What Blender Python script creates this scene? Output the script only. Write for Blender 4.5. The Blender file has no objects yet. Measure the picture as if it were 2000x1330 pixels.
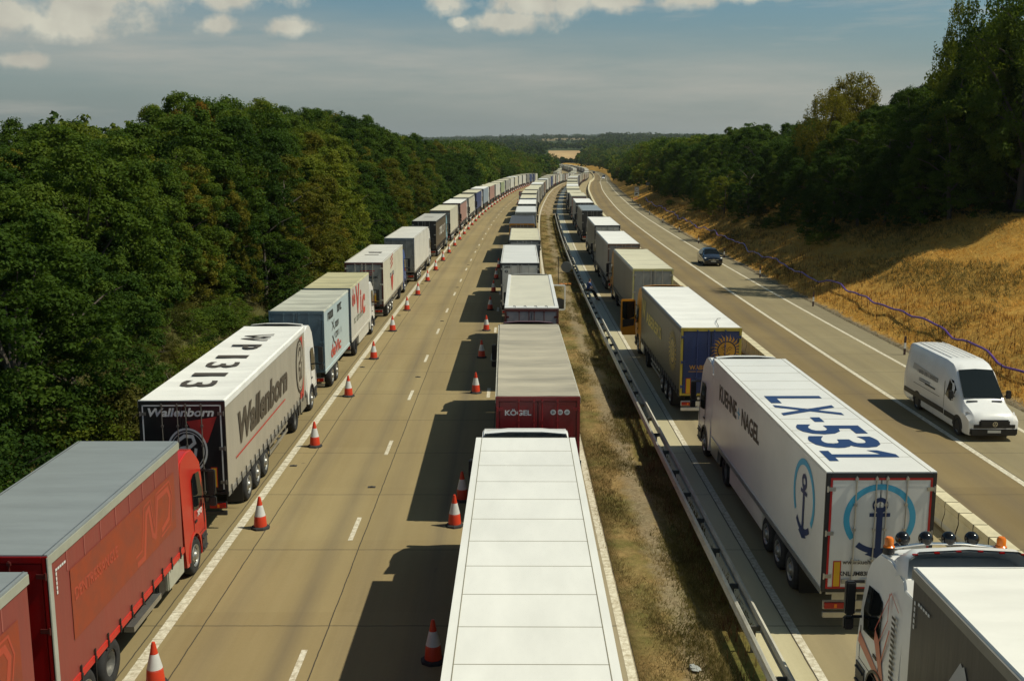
import bpy, bmesh, math, random
import numpy as np
from mathutils import Vector, Matrix, Euler

# ------------------------------------------------------------------ camera, sky, sun, exposure
SC = bpy.context.scene
COL = SC.collection
cam_d = bpy.data.cameras.new("camera")
cam = bpy.data.objects.new("camera", cam_d); COL.objects.link(cam)
cam_d.sensor_width = 36.0; cam_d.lens = 36.0*2089/2000
cam_d.clip_start = 0.5; cam_d.clip_end = 20000
cam.location = (0, 0, 11.28); cam.rotation_euler = (math.pi/2-0.1755, 0, 0)
SC.camera = cam
SC.view_settings.view_transform = 'Standard'; SC.view_settings.look = 'None'
SC.view_settings.exposure = 0.0; SC.view_settings.gamma = 1.0
SC.cycles.use_denoising = True
SC.cycles.max_bounces = 6; SC.cycles.diffuse_bounces = 3; SC.cycles.glossy_bounces = 3
SC.cycles.transmission_bounces = 4; SC.cycles.transparent_max_bounces = 8
SC.cycles.caustics_reflective = False; SC.cycles.caustics_refractive = False

SUN_DIR = Vector((2.8, -0.2, 4.0)).normalized()      # towards the sun
SUN_EL = math.asin(SUN_DIR.z); SUN_AZ = math.atan2(SUN_DIR.x, SUN_DIR.y)
sun_d = bpy.data.lights.new("sun", 'SUN'); sun_d.energy = 4.3; sun_d.angle = math.radians(0.5)
sun_d.color = (1.0, 0.945, 0.76)
sun = bpy.data.objects.new("sun", sun_d); COL.objects.link(sun)
sun.rotation_euler = SUN_DIR.to_track_quat('Z', 'Y').to_euler(); sun.location = (30, -10, 60)

def build_world():
    w = bpy.data.worlds.new("World"); SC.world = w; w.use_nodes = True
    nt = w.node_tree; N = nt.nodes; L = nt.links; N.clear()
    def nd(t, **k):
        n = N.new(t)
        for a, b in k.items(): setattr(n, a, b)
        return n
    def val(x): return x
    def m(op, a, b=None, c=None, clamp=False):
        n = nd('ShaderNodeMath', operation=op); n.use_clamp = clamp
        for i, x in enumerate((a, b, c)):
            if x is None: continue
            if isinstance(x, (int, float)): n.inputs[i].default_value = x
            else: L.new(x, n.inputs[i])
        return n.outputs[0]
    sky = nd('ShaderNodeTexSky', sky_type='NISHITA'); sky.sun_disc = False
    sky.sun_elevation = SUN_EL; sky.sun_rotation = SUN_AZ
    sky.altitude = 0; sky.air_density = 1.0; sky.dust_density = 2.5; sky.ozone_density = 1.0
    tc = nd('ShaderNodeTexCoord')
    sep = nd('ShaderNodeSeparateXYZ'); L.new(tc.outputs['Generated'], sep.inputs[0])
    az = m('ARCTAN2', sep.outputs[0], sep.outputs[1])
    el = m('ARCSINE', sep.outputs[2])
    com = nd('ShaderNodeCombineXYZ'); L.new(az, com.inputs[0]); L.new(el, com.inputs[1])
    n1 = nd('ShaderNodeTexNoise'); n1.inputs['Scale'].default_value = 34; n1.inputs['Detail'].default_value = 7; n1.inputs['Roughness'].default_value = .62
    L.new(com.outputs[0], n1.inputs['Vector'])
    # big cumulus puffs: (px, py, rx, ry) as seen from the bridge, turned into azimuth / elevation
    B = [(40,82,120,26),(110,70,70,34),(235,52,95,40),(275,28,85,38),(330,15,110,30),(430,12,120,24),(190,78,80,24),(452,68,32,16),
         (585,70,46,16),(878,18,44,24),(1000,52,85,20),(1030,22,90,26),(1110,22,50,24),(1180,18,52,20),(1330,12,60,18),(1440,6,95,18),
         (1715,18,18,8),(1880,-2,100,16),(900,54,20,9),(1225,20,22,8),(30,140,30,9),(120,138,40,13)]
    acc = None
    for (px, py, rx, ry) in B:
        s = nd('ShaderNodeVectorMath', operation='SUBTRACT'); L.new(com.outputs[0], s.inputs[0])
        s.inputs[1].default_value = ((px-1000)/2089, (295-py)/2089*0.985, 0)
        k = nd('ShaderNodeVectorMath', operation='MULTIPLY'); L.new(s.outputs[0], k.inputs[0])
        k.inputs[1].default_value = (2089/rx/1.25, 2089/ry/1.25, 0)
        ln = nd('ShaderNodeVectorMath', operation='LENGTH'); L.new(k.outputs[0], ln.inputs[0])
        v = m('SUBTRACT', 1.0, ln.outputs[1])
        acc = v if acc is None else m('MAXIMUM', acc, v)
    n1b = nd('ShaderNodeTexNoise'); n1b.inputs['Scale'].default_value = 13; n1b.inputs['Detail'].default_value = 3; L.new(com.outputs[0], n1b.inputs['Vector'])
    nn = m('ADD', m('MULTIPLY', m('SUBTRACT', n1.outputs[0], 0.5), 2.3), m('MULTIPLY', m('SUBTRACT', n1b.outputs[0], 0.5), .9))
    puff = m('MULTIPLY_ADD', m('ADD', m('MAXIMUM', acc, -1.0), nn), 1.5, 0.16, clamp=True)
    puff = m('MULTIPLY', m('POWER', puff, 1.25), .9)
    # thin veils, stretched sideways
    mp = nd('ShaderNodeMapping'); mp.inputs['Scale'].default_value = (3.2, 26, 1); mp.inputs['Rotation'].default_value = (0,0,-.07)
    L.new(com.outputs[0], mp.inputs[0])
    n2 = nd('ShaderNodeTexNoise'); n2.inputs['Scale'].default_value = 1.7; n2.inputs['Detail'].default_value = 6; n2.inputs['Roughness'].default_value = .6
    L.new(mp.outputs[0], n2.inputs['Vector'])
    veil = m('MULTIPLY_ADD', n2.outputs[0], 4.6, -2.35, clamp=True)
    # a broad pale bank low in the sky, sloping down to the right
    band = m('ADD', el, m('MULTIPLY', az, 0.07))
    bd = m('DIVIDE', m('SUBTRACT', band, 0.066), 0.036)
    bd = m('POWER', 2.718, m('MULTIPLY', m('MULTIPLY', bd, bd), -1))
    bank = m('MULTIPLY', bd, m('MULTIPLY_ADD', n2.outputs[0], 1.6, -.2, clamp=True))
    thin = m('MAXIMUM', m('MULTIPLY', veil, .50), m('MULTIPLY', bank, .80))
    # cloud shading: base greyer than top
    n3 = nd('ShaderNodeTexNoise'); n3.inputs['Scale'].default_value = 22; n3.inputs['Detail'].default_value = 4
    L.new(com.outputs[0], n3.inputs['Vector'])
    tint = nd('ShaderNodeMix', data_type='RGBA', blend_type='MULTIPLY'); tint.inputs[0].default_value = 1
    L.new(sky.outputs[0], tint.inputs[6]); tint.inputs[7].default_value = (.60, .97, 1.06, 1)
    # grey out the low air
    low = m('SUBTRACT', 1.0, m('DIVIDE', el, 0.16), clamp=True)
    hz = nd('ShaderNodeMix', data_type='RGBA'); L.new(m('MULTIPLY', low, .8), hz.inputs[0])
    L.new(tint.outputs[2], hz.inputs[6]); hz.inputs[7].default_value = (3.55, 4.0, 3.75, 1)
    a = nd('ShaderNodeMix', data_type='RGBA'); L.new(thin, a.inputs[0]); L.new(hz.outputs[2], a.inputs[6]); a.inputs[7].default_value = (6.2, 5.9, 5.1, 1)
    cc = nd('ShaderNodeMix', data_type='RGBA'); L.new(m('MULTIPLY_ADD', n3.outputs[0], 2.6, -.8, clamp=True), cc.inputs[0])
    cc.inputs[6].default_value = (6.0, 5.7, 4.8, 1); cc.inputs[7].default_value = (8.8, 8.5, 6.9, 1)
    b = nd('ShaderNodeMix', data_type='RGBA'); L.new(puff, b.inputs[0]); L.new(a.outputs[2], b.inputs[6]); L.new(cc.outputs[2], b.inputs[7])
    # the sky darkens towards the zenith
    zen = m('SUBTRACT', 1.0, m('MULTIPLY', m('DIVIDE', m('SUBTRACT', el, .22), .7, clamp=True), .55))
    zc = nd('ShaderNodeMix', data_type='RGBA', blend_type='MULTIPLY'); zc.inputs[0].default_value = 1
    L.new(b.outputs[2], zc.inputs[6]); L.new(zen, zc.inputs[7]); b = zc
    bg = nd('ShaderNodeBackground'); bg.inputs['Strength'].default_value = 0.08
    L.new(b.outputs[2], bg.inputs[0])
    out = nd('ShaderNodeOutputWorld'); L.new(bg.outputs[0], out.inputs[0])
build_world()

# ------------------------------------------------------------------ the line of the road
RNG = random.Random(7)
_cy = [-80,0,50,80,110,150,190,226,244,265,291,320,343,372,393,443,475,513,580,647,719,790,860,930,1004,1068,1158,1300,1500,2000,8000]
_cx = [0,0,0,.1,.4,1.15,2.2,3.8,4.8,5.9,7.4,9.3,10.9,13.2,14.8,18.6,21,24.2,30,35.7,41,45,46.5,45,40.5,35.5,28,13,-10,-60,-60]
_zy = [-80,250,300,350,400,450,500,560,620,700,800,950,1100,1250,1500,1800,2000,2500,3500,5500,8000]
_zz = [0,0,-.12,-.5,-1.12,-2.0,-3.0,-4.2,-5.0,-5.4,-5.4,-5.2,-5.0,-4.5,1,9,13,19,32,62,84]
_gy = np.arange(-80, 8000, 2.0)
def _smooth(a, n):
    k = np.hanning(n); k /= k.sum(); p = n//2
    return np.convolve(np.pad(a, p, mode='edge'), k, mode='valid')[:len(a)]
_gc = _smooth(np.interp(_gy, _cy, _cx), 31); _gz = _smooth(np.interp(_gy, _zy, _zz), 25)
def cx(y): return float(np.interp(y, _gy, _gc))
def zr(y): return float(np.interp(y, _gy, _gz))
def slope_c(y): return (cx(y+3)-cx(y-3))/6
def ss(a, b, t):
    t = min(1, max(0, (t-a)/(b-a))); return t*t*(3-2*t)
def ground_z(lat, y):
    """height of the open ground, lat = metres right of the road's own line"""
    z = zr(y)
    f = 1 - .55*ss(300, 600, y); f *= 1 - ss(1150, 1400, y)
    if -12.15 < lat < 2.77 or 5.73 < lat < 22.42: return z-.06
    if 2.77 <= lat <= 5.73: return z+.02+.03*math.sin(lat*5.1+y*.8)*math.sin(y*1.7)*(1 if 2.9 < lat < 5.6 else 0)
    if lat < 0:
        d = -12.15-lat
        h = min(d*.38, 3.2) + max(0, d-9)*.04
        if d < .3: h = 0
    else:
        d = lat-22.9
        h = 0 if d < 0 else (d*.46 if d < 14 else 6.44+(d-14)*.06)
        h += (.14*math.sin(y*.21+lat)+.10*math.sin(y*.53-lat*.9)+.07*math.sin(y*.87+lat*1.7))*min(1, max(0, d)/4)
    if y > 1400: z += ss(1400, 3500, y)*(14*math.sin((lat+cx(y))*.0021+.6)+8*math.sin((lat+cx(y))*.0063+y*.002))
    return z + min(h, 14)*f

# ------------------------------------------------------------------ materials
MATS = {}
def nodes_of(name):
    m = bpy.data.materials.new(name); m.use_nodes = True
    nt = m.node_tree
    return m, nt, nt.nodes, nt.links, nt.nodes['Principled BSDF']
def paint(name, rgb, rough=.4, metal=0, dirt=.12, scale=1.2, bump=0, bscale=8, stretch=(1,1,1), spec=.5, coat=0):
    if name in MATS: return MATS[name]
    m, nt, N, L, P = nodes_of(name)
    P.inputs['Roughness'].default_value = rough; P.inputs['Metallic'].default_value = metal
    P.inputs['Specular IOR Level'].default_value = spec
    if coat: P.inputs['Coat Weight'].default_value = coat
    tc = N.new('ShaderNodeTexCoord'); mp = N.new('ShaderNodeMapping'); mp.inputs['Scale'].default_value = stretch
    L.new(tc.outputs['Object'], mp.inputs[0])
    if dirt:
        n = N.new('ShaderNodeTexNoise'); n.inputs['Scale'].default_value = scale; n.inputs['Detail'].default_value = 8; n.inputs['Roughness'].default_value = .65
        L.new(mp.outputs[0], n.inputs['Vector'])
        r = N.new('ShaderNodeValToRGB'); r.color_ramp.elements[0].position = .3; r.color_ramp.elements[1].position = .62
        d = tuple(c*(1-dirt*2.2)+.10*dirt*1.2 for c in rgb)
        r.color_ramp.elements[0].color = (max(d[0],.002), max(d[1],.002), max(d[2],.002), 1); r.color_ramp.elements[1].color = (*rgb, 1)
        L.new(n.outputs[0], r.inputs[0]); L.new(r.outputs[0], P.inputs['Base Color'])
    else: P.inputs['Base Color'].default_value = (*rgb, 1)
    if bump:
        n2 = N.new('ShaderNodeTexNoise'); n2.inputs['Scale'].default_value = bscale; n2.inputs['Detail'].default_value = 4
        L.new(mp.outputs[0], n2.inputs['Vector'])
        b = N.new('ShaderNodeBump'); b.inputs['Strength'].default_value = bump; b.inputs['Distance'].default_value = .05
        L.new(n2.outputs[0], b.inputs['Height']); L.new(b.outputs[0], P.inputs['Normal'])
    MATS[name] = m
    return m
def curtain(name, rgb):      # PVC side curtain: soft vertical folds
    return paint(name, rgb, rough=.42, dirt=.10, scale=.9, bump=.35, bscale=2.2, stretch=(1,1,.18))
def tarp(name, rgb, dirt=.16):
    return paint(name, rgb, rough=.6, dirt=dirt, scale=.7, bump=.3, bscale=1.6, stretch=(.35,1.5,1))
BLACK = paint('black plastic', (.012,.012,.013), .5, dirt=.1)
TYRE = paint('tyre rubber', (.014,.014,.015), .85, dirt=.15, scale=6)
STEEL = paint('painted steel chassis', (.03,.03,.032), .55, dirt=.2, scale=3)
ALU = paint('brushed aluminium', (.5,.5,.48), .35, .85, dirt=.1, scale=3)
RIMM = paint('rim metal', (.42,.41,.38), .4, .7, dirt=.2, scale=5)
GLASS = paint('dark cab glass', (.006,.008,.009), .05, dirt=0, spec=.35)
REDL = paint('red lamp lens', (.35,.01,.008), .2, dirt=0)
AMBER = paint('amber lens', (.75,.18,.01), .25, dirt=0)
WHITE = paint('white paint', (.78,.77,.73), .35, dirt=.05)
WLINE = paint('clear lamp lens', (.6,.6,.6), .15, dirt=0)
YELLOWB = paint('yellow marker board', (.75,.42,.02), .4, dirt=.05)
REDB = paint('red marker board', (.55,.03,.02), .4, dirt=.05)
PLATE = paint('number plate yellow', (.7,.55,.08), .4, dirt=.05)
PLATEW = paint('number plate white', (.7,.7,.66), .4, dirt=.05)
CHROME = paint('chrome', (.7,.7,.7), .12, 1, dirt=0)
GALV = paint('galvanised steel', (.56,.53,.44), .55, .15, dirt=.16, scale=2)

# ------------------------------------------------------------------ mesh helpers
class MB:
    def __init__(s): s.v = []; s.f = []; s.m = []; s.mi = 0
    def mat(s, i): s.mi = i; return s
    def add(s, vs, fs):
        b = len(s.v); s.v += [tuple(p) for p in vs]
        for f in fs: s.f.append([b+i for i in f]); s.m.append(s.mi)
        return s
    def box(s, c, d, rot=None):
        x, y, z = d[0]/2, d[1]/2, d[2]/2
        P = [Vector((i*x, j*y, k*z)) for k in (-1,1) for j in (-1,1) for i in (-1,1)]
        if rot: R = Euler(rot).to_matrix(); P = [R@p for p in P]
        P = [(p.x+c[0], p.y+c[1], p.z+c[2]) for p in P]
        return s.add(P, [(0,2,3,1),(4,5,7,6),(0,1,5,4),(2,6,7,3),(0,4,6,2),(1,3,7,5)])
    def bb(s, a, b): return s.box([(a[i]+b[i])/2 for i in range(3)], [abs(b[i]-a[i]) for i in range(3)])
    def cyl(s, p0, p1, r0, r1=None, n=10, caps=True):
        r1 = r0 if r1 is None else r1
        p0 = Vector(p0); p1 = Vector(p1); d = (p1-p0).normalized()
        u = d.orthogonal().normalized(); w = d.cross(u)
        vs = []
        for p, r in ((p0, r0), (p1, r1)):
            for i in range(n):
                a = 2*math.pi*i/n; vs.append(p+u*math.cos(a)*r+w*math.sin(a)*r)
        fs = [(i, (i+1)%n, n+(i+1)%n, n+i) for i in range(n)]
        if caps: fs += [tuple(range(n))[::-1], tuple(range(n, 2*n))]
        return s.add(vs, fs)
    def tube(s, pts, r, n=8):
        pts = [Vector(p) for p in pts]; vs = []; m = len(pts)
        for k, p in enumerate(pts):
            d = (pts[min(k+1, m-1)]-pts[max(k-1, 0)]).normalized()
            u = d.cross(Vector((0,0,1)));  u = u.normalized() if u.length > 1e-4 else Vector((1,0,0)); w = u.cross(d)
            rr = r[k] if isinstance(r, (list, tuple)) else r
            for i in range(n):
                a = 2*math.pi*i/n; vs.append(p+u*math.cos(a)*rr+w*math.sin(a)*rr)
        fs = [(k*n+i, k*n+(i+1)%n, (k+1)*n+(i+1)%n, (k+1)*n+i) for k in range(m-1) for i in range(n)]
        fs += [tuple(range(n))[::-1], tuple(range((m-1)*n, m*n))]
        return s.add(vs, fs)
    def lathe(s, prof, c=(0,0,0), axis='x', n=24, closed=False):
        vs = []
        for (r, h) in prof:
            for i in range(n):
                a = 2*math.pi*i/n; u, w = math.cos(a)*r, math.sin(a)*r
                p = (h, u, w) if axis == 'x' else ((u, w, h) if axis == 'z' else (u, h, w))
                vs.append((p[0]+c[0], p[1]+c[1], p[2]+c[2]))
        m = len(prof)
        fs = [(k*n+i, k*n+(i+1)%n, (k+1)*n+(i+1)%n, (k+1)*n+i) for k in range(m-1) for i in range(n)]
        if not closed: fs += [tuple(range(n))[::-1], tuple(range((m-1)*n, m*n))]
        return s.add(vs, fs)
    def prism_x(s, poly, x0, x1):      # poly in (y,z)
        n = len(poly)
        vs = [(x0, a, b) for a, b in poly]+[(x1, a, b) for a, b in poly]
        fs = [tuple(range(n))[::-1], tuple(range(n, 2*n))]+[(i, (i+1)%n, n+(i+1)%n, n+i) for i in range(n)]
        return s.add(vs, fs)
    def prism_y(s, poly, y0, y1):      # poly in (x,z)
        n = len(poly)
        vs = [(a, y0, b) for a, b in poly]+[(a, y1, b) for a, b in poly]
        fs = [tuple(range(n)), tuple(range(n, 2*n))[::-1]]+[(i, n+i, n+(i+1)%n, (i+1)%n) for i in range(n)]
        return s.add(vs, fs)
    def quad(s, *p): return s.add(p, [tuple(range(len(p)))])
    def mesh(s, name, mats, smooth=0, bevel=0, bseg=2, bang=35):
        me = bpy.data.meshes.new(name); me.from_pydata(s.v, [], s.f)
        for i, m in enumerate(s.m): me.polygons[i].material_index = m
        for m in (mats if isinstance(mats, (list, tuple)) else [mats]): me.materials.append(m)
        bm = bmesh.new(); bm.from_mesh(me)
        bmesh.ops.recalc_face_normals(bm, faces=bm.faces)
        if bevel:
            ed = [e for e in bm.edges if len(e.link_faces) == 2 and e.calc_face_angle(0) > math.radians(bang)]
            bmesh.ops.bevel(bm, geom=ed, offset=bevel, segments=bseg, affect='EDGES', clamp_overlap=True)
        bm.to_mesh(me); bm.free()
        if smooth:
            for p in me.polygons: p.use_smooth = True
            me.set_sharp_from_angle(angle=math.radians(smooth))
        return me
def np_mesh(name, verts, faces, mat, uv=None, mats=None):
    me = bpy.data.meshes.new(name)
    verts = np.asarray(verts, np.float32); faces = np.asarray(faces, np.int32)
    me.vertices.add(len(verts)); me.vertices.foreach_set('co', verts.ravel())
    nf, k = faces.shape
    me.loops.add(nf*k); me.loops.foreach_set('vertex_index', faces.ravel())
    me.polygons.add(nf); me.polygons.foreach_set('loop_start', np.arange(0, nf*k, k, dtype=np.int32))
    if uv is not None:
        l = me.uv_layers.new(name='road'); l.data.foreach_set('uv', np.asarray(uv, np.float32)[faces.ravel()].ravel())
    me.update(calc_edges=True)
    me.materials.append(mat)
    return me
def link(o, parent=None, loc=None, rot=None):
    COL.objects.link(o)
    if parent is not None: o.parent = parent
    if loc is not None: o.location = loc
    if rot is not None: o.rotation_euler = rot
    return o
def part(name, me, parent=None, mats=None, loc=None, rot=None):
    o = bpy.data.objects.new(name, me); link(o, parent, loc, rot)
    if mats:
        for i, m in enumerate(mats):
            if m is None: continue
            o.material_slots[i].link = 'OBJECT'; o.material_slots[i].material = m
    return o
def tag(o, label=None, cat=None, group=None, kind=None):
    if label: o['label'] = label
    if cat: o['category'] = cat
    if group: o['group'] = group
    if kind: o['kind'] = kind
    return o
def thing(name, label, cat, loc=(0,0,0), rot=(0,0,0), group=None):
    o = bpy.data.objects.new(name, None); o.empty_display_size = .3; link(o, None, loc, rot)
    return tag(o, label, cat, group)
CACHE = {}
def cached(key, fn):
    if key not in CACHE: CACHE[key] = fn()
    return CACHE[key]
def copy_tree(o, parent=None):
    c = o.copy(); COL.objects.link(c); c.parent = parent
    for ch in o.children: copy_tree(ch, c)
    return c

# flat lettering and marks; matrix = (origin, right, up)
def frame(origin, right, up):
    r = Vector(right).normalized(); u = Vector(up).normalized(); n = r.cross(u)
    M = Matrix((r, u, n)).transposed().to_4x4(); M.translation = Vector(origin)
    return M
def text_mesh(s, bold=.02, shear=0.0):
    def mk():
        cu = bpy.data.curves.new('lettering', 'FONT'); cu.body = s; cu.offset = bold; cu.shear = shear
        cu.extrude = .004; cu.resolution_u = 3; cu.align_x = 'LEFT'
        ob = bpy.data.objects.new('tmp', cu); COL.objects.link(ob)
        dg = bpy.context.evaluated_depsgraph_get(); dg.update()
        me = bpy.data.meshes.new_from_object(ob.evaluated_get(dg))
        bpy.data.objects.remove(ob)
        co = np.array([v.co[:] for v in me.vertices]); lo = co.min(0); hi = co.max(0)
        for v in me.vertices:
            v.co.x = (v.co.x-(lo[0]+hi[0])/2)/(hi[0]-lo[0]); v.co.y = (v.co.y-(lo[1]+hi[1])/2)/(hi[1]-lo[1])
            v.co.z = .004 if v.co.z > 0 else 0
        if not me.materials: me.materials.append(None)
        me.name = 'lettering'
        return me
    return cached(('txt', s, bold, shear), mk)
def lettering(parent, s, mat, origin, right, up, w, h, bold=.02, shear=0., name='lettering'):
    o = part(name, text_mesh(s, bold, shear), parent, [mat])
    o.matrix_local = frame(origin, right, up) @ Matrix.Diagonal((w, h, 1, 1))
    return o
def blurred_words(parent, mat, origin, right, up, w, h, n, seed, name='lettering'):
    """lettering too small in the photograph to read: letter-sized strokes only"""
    rnd = random.Random(seed); d = Decal(); cw = w/n
    for i in range(n):
        if rnd.random() < .12: continue
        x = -w/2+i*cw; k = rnd.randrange(4)
        d.rect(x+cw*.08, -h/2, x+cw*.30, h/2, 0, .002)
        if k != 1: d.rect(x+cw*.30, h*.28, x+cw*.82, h/2, 0, .003)
        if k > 1: d.rect(x+cw*.30, -h/2, x+cw*.80, -h*.28, 0, .004)
        if k in (0, 3): d.rect(x+cw*.62, -h*.4, x+cw*.84, h*.3, 0, .005)
    return d.put(name, parent, [mat], origin, right, up)
class Decal:
    def __init__(s): s.b = MB()
    def poly(s, pts, m=0, z=.002): s.b.mi = m; s.b.add([(x, y, z) for x, y in pts], [tuple(range(len(pts)))]); return s
    def rect(s, x0, y0, x1, y1, m=0, z=.002): return s.poly([(x0,y0),(x1,y0),(x1,y1),(x0,y1)], m, z)
    def ring(s, cx_, cy_, r0, r1, a0=0, a1=360, m=0, z=.002, n=40):
        s.b.mi = m
        for i in range(n):
            a, b = math.radians(a0+(a1-a0)*i/n), math.radians(a0+(a1-a0)*(i+1)/n)
            s.b.add([(cx_+math.cos(a)*r0, cy_+math.sin(a)*r0, z),(cx_+math.cos(a)*r1, cy_+math.sin(a)*r1, z),
                     (cx_+math.cos(b)*r1, cy_+math.sin(b)*r1, z),(cx_+math.cos(b)*r0, cy_+math.sin(b)*r0, z)], [(0,1,2,3)])
        return s
    def stroke(s, pts, w, m=0, z=.002):
        for k in range(len(pts)-1):
            a = Vector(pts[k]); b = Vector(pts[k+1]); d = (b-a).normalized(); n = Vector((-d.y, d.x))*w/2; e = d*w*.3
            s.poly([tuple(a-e+n), tuple(a-e-n), tuple(b+e-n), tuple(b+e+n)][::-1], m, z+k*.00012)
        return s
    def put(s, name, parent, mats, origin, right, up, sx=1, sy=1):
        me = bpy.data.meshes.new(name); me.from_pydata(s.b.v, [], s.b.f)
        for i, m in enumerate(s.b.m): me.polygons[i].material_index = m
        for m in mats: me.materials.append(m)
        o = part(name, me, parent); o.matrix_local = frame(origin, right, up) @ Matrix.Diagonal((sx, sy, 1, 1))
        return o

# ------------------------------------------------------------------ ground, carriageways, markings
def mix_nodes(N, L, fac, a, b, t='MIX'):
    n = N.new('ShaderNodeMix'); n.data_type = 'RGBA'; n.blend_type = t
    for i, x in ((0, fac), (6, a), (7, b)):
        if isinstance(x, (int, float)): n.inputs[i].default_value = x
        elif isinstance(x, tuple): n.inputs[i].default_value = (*x, 1)
        else: L.new(x, n.inputs[i])
    return n.outputs[2]
def mth(N, L, op, a, b=None, c=None, clamp=False):
    n = N.new('ShaderNodeMath'); n.operation = op; n.use_clamp = clamp
    for i, x in enumerate((a, b, c)):
        if x is None: continue
        if isinstance(x, (int, float)): n.inputs[i].default_value = x
        else: L.new(x, n.inputs[i])
    return n.outputs[0]
def noise(N, L, vec, scale, detail=5, rough=.6, stretch=None):
    if stretch:
        mp = N.new('ShaderNodeMapping'); mp.inputs['Scale'].default_value = stretch; L.new(vec, mp.inputs[0]); vec = mp.outputs[0]
    n = N.new('ShaderNodeTexNoise'); n.inputs['Scale'].default_value = scale; n.inputs['Detail'].default_value = detail; n.inputs['Roughness'].default_value = rough
    L.new(vec, n.inputs['Vector']); return n.outputs[0]
def band(N, L, x, a, b, soft=.05):      # 1 between a and b
    u = mth(N, L, 'DIVIDE', mth(N, L, 'SUBTRACT', x, a-soft/2), soft, clamp=True)
    v = mth(N, L, 'DIVIDE', mth(N, L, 'SUBTRACT', b+soft/2, x), soft, clamp=True)
    return mth(N, L, 'MULTIPLY', u, v)
def road_material(name, base, zones, joints, tracks, seed):
    m, nt, N, L, P = nodes_of(name)
    uv = N.new('ShaderNodeUVMap'); uv.uv_map = 'road'
    sp = N.new('ShaderNodeSeparateXYZ'); L.new(uv.outputs[0], sp.inputs[0]); lat, s = sp.outputs[0], sp.outputs[1]
    col = base
    for a, b, c in zones: col = mix_nodes(N, L, band(N, L, lat, a, b, .06), col, c)
    # slab to slab tone
    fl = mth(N, L, 'FLOOR', mth(N, L, 'DIVIDE', s, 5.0)); fx = mth(N, L, 'FLOOR', mth(N, L, 'DIVIDE', mth(N, L, 'ADD', lat, 4.4), 3.65))
    cv = N.new('ShaderNodeCombineXYZ'); L.new(fl, cv.inputs[0]); L.new(fx, cv.inputs[1])
    wn = N.new('ShaderNodeTexWhiteNoise'); wn.noise_dimensions = '2D'; L.new(cv.outputs[0], wn.inputs['Vector'])
    col = mix_nodes(N, L, mth(N, L, 'MULTIPLY', wn.outputs[0], .55), col, mix_nodes(N, L, 1.0, col, (.82,.80,.78), 'MULTIPLY'))
    big = noise(N, L, uv.outputs[0], .26, 6, .62, (1,.45,1)); fine = noise(N, L, uv.outputs[0], 9, 6, .75)
    streak = noise(N, L, uv.outputs[0], 1.3, 5, .6, (1.5,.05,1))
    col = mix_nodes(N, L, mth(N, L, 'MULTIPLY_ADD', big, 1.5, -.5, clamp=True), mix_nodes(N, L, 1.0, col, (.83,.82,.78), 'MULTIPLY'), mix_nodes(N, L, 1.0, col, (1.10,1.10,1.05), 'MULTIPLY'))
    col = mix_nodes(N, L, mth(N, L, 'MULTIPLY_ADD', streak, 2.0, -.8, clamp=True), col, mix_nodes(N, L, 1.0, col, (.86,.84,.8), 'MULTIPLY'))
    col = mix_nodes(N, L, mth(N, L, 'MULTIPLY_ADD', fine, .9, -.25, clamp=True), mix_nodes(N, L, 1.0, col, (.84,.84,.84), 'MULTIPLY'), col)
    for c, w, k in tracks:     # rubber and oil along the wheel paths
        d = mth(N, L, 'ABSOLUTE', mth(N, L, 'SUBTRACT', lat, c)); g = mth(N, L, 'SUBTRACT', 1.0, mth(N, L, 'DIVIDE', d, w), clamp=True)
        g = mth(N, L, 'MULTIPLY', mth(N, L, 'MULTIPLY', g, k), mth(N, L, 'MULTIPLY_ADD', streak, 1.6, -.1, clamp=True))
        col = mix_nodes(N, L, g, col, (.10,.085,.07))
    sp2 = noise(N, L, uv.outputs[0], 1.1, 2, .5)      # spots
    col = mix_nodes(N, L, mth(N, L, 'MULTIPLY_ADD', sp2, 14, -10.6, clamp=True), col, (.07,.06,.05))
    wob = mth(N, L, 'MULTIPLY', mth(N, L, 'SUBTRACT', noise(N, L, uv.outputs[0], 1.5, 3), .5), .05)
    jt = None
    for j in joints:
        b = band(N, L, mth(N, L, 'ADD', lat, wob), j-.014, j+.014, .012); jt = b if jt is None else mth(N, L, 'MAXIMUM', jt, b)
    fr = mth(N, L, 'FRACT', mth(N, L, 'DIVIDE', mth(N, L, 'ADD', mth(N, L, 'ADD', s, wob), .8), 5.0))
    tr = mth(N, L, 'LESS_THAN', fr, .0075)
    jt = mth(N, L, 'MAXIMUM', jt, mth(N, L, 'MULTIPLY', tr, .8))
    col = mix_nodes(N, L, jt, col, (.045,.038,.03))
    L.new(col, P.inputs['Base Color']); P.inputs['Specular IOR Level'].default_value = .3
    L.new(mth(N, L, 'SUBTRACT', .93, mth(N, L, 'MULTIPLY', band(N, L, lat, 5.6, 6.64, .06), .5)), P.inputs['Roughness'])
    bp = N.new('ShaderNodeBump'); bp.inputs['Strength'].default_value = .25; bp.inputs['Distance'].default_value = .01
    L.new(fine, bp.inputs['Height']); L.new(bp.outputs[0], P.inputs['Normal'])
    return m
def strip_mesh(name, lats, ys, zf, mat):
    V = []; UV = []; F = []
    n = len(lats)
    for y in ys:
        c = cx(y)
        for la in lats: V.append((c+la, y, zf(la, y))); UV.append((la, y))
    for j in range(len(ys)-1):
        for i in range(n-1): F.append((j*n+i, j*n+i+1, (j+1)*n+i+1, (j+1)*n+i))
    return np_mesh(name, V, F, mat, UV)
Y_ROAD = list(np.arange(-30, 420, 3.0))+list(np.arange(420, 1500, 6.0))
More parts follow.
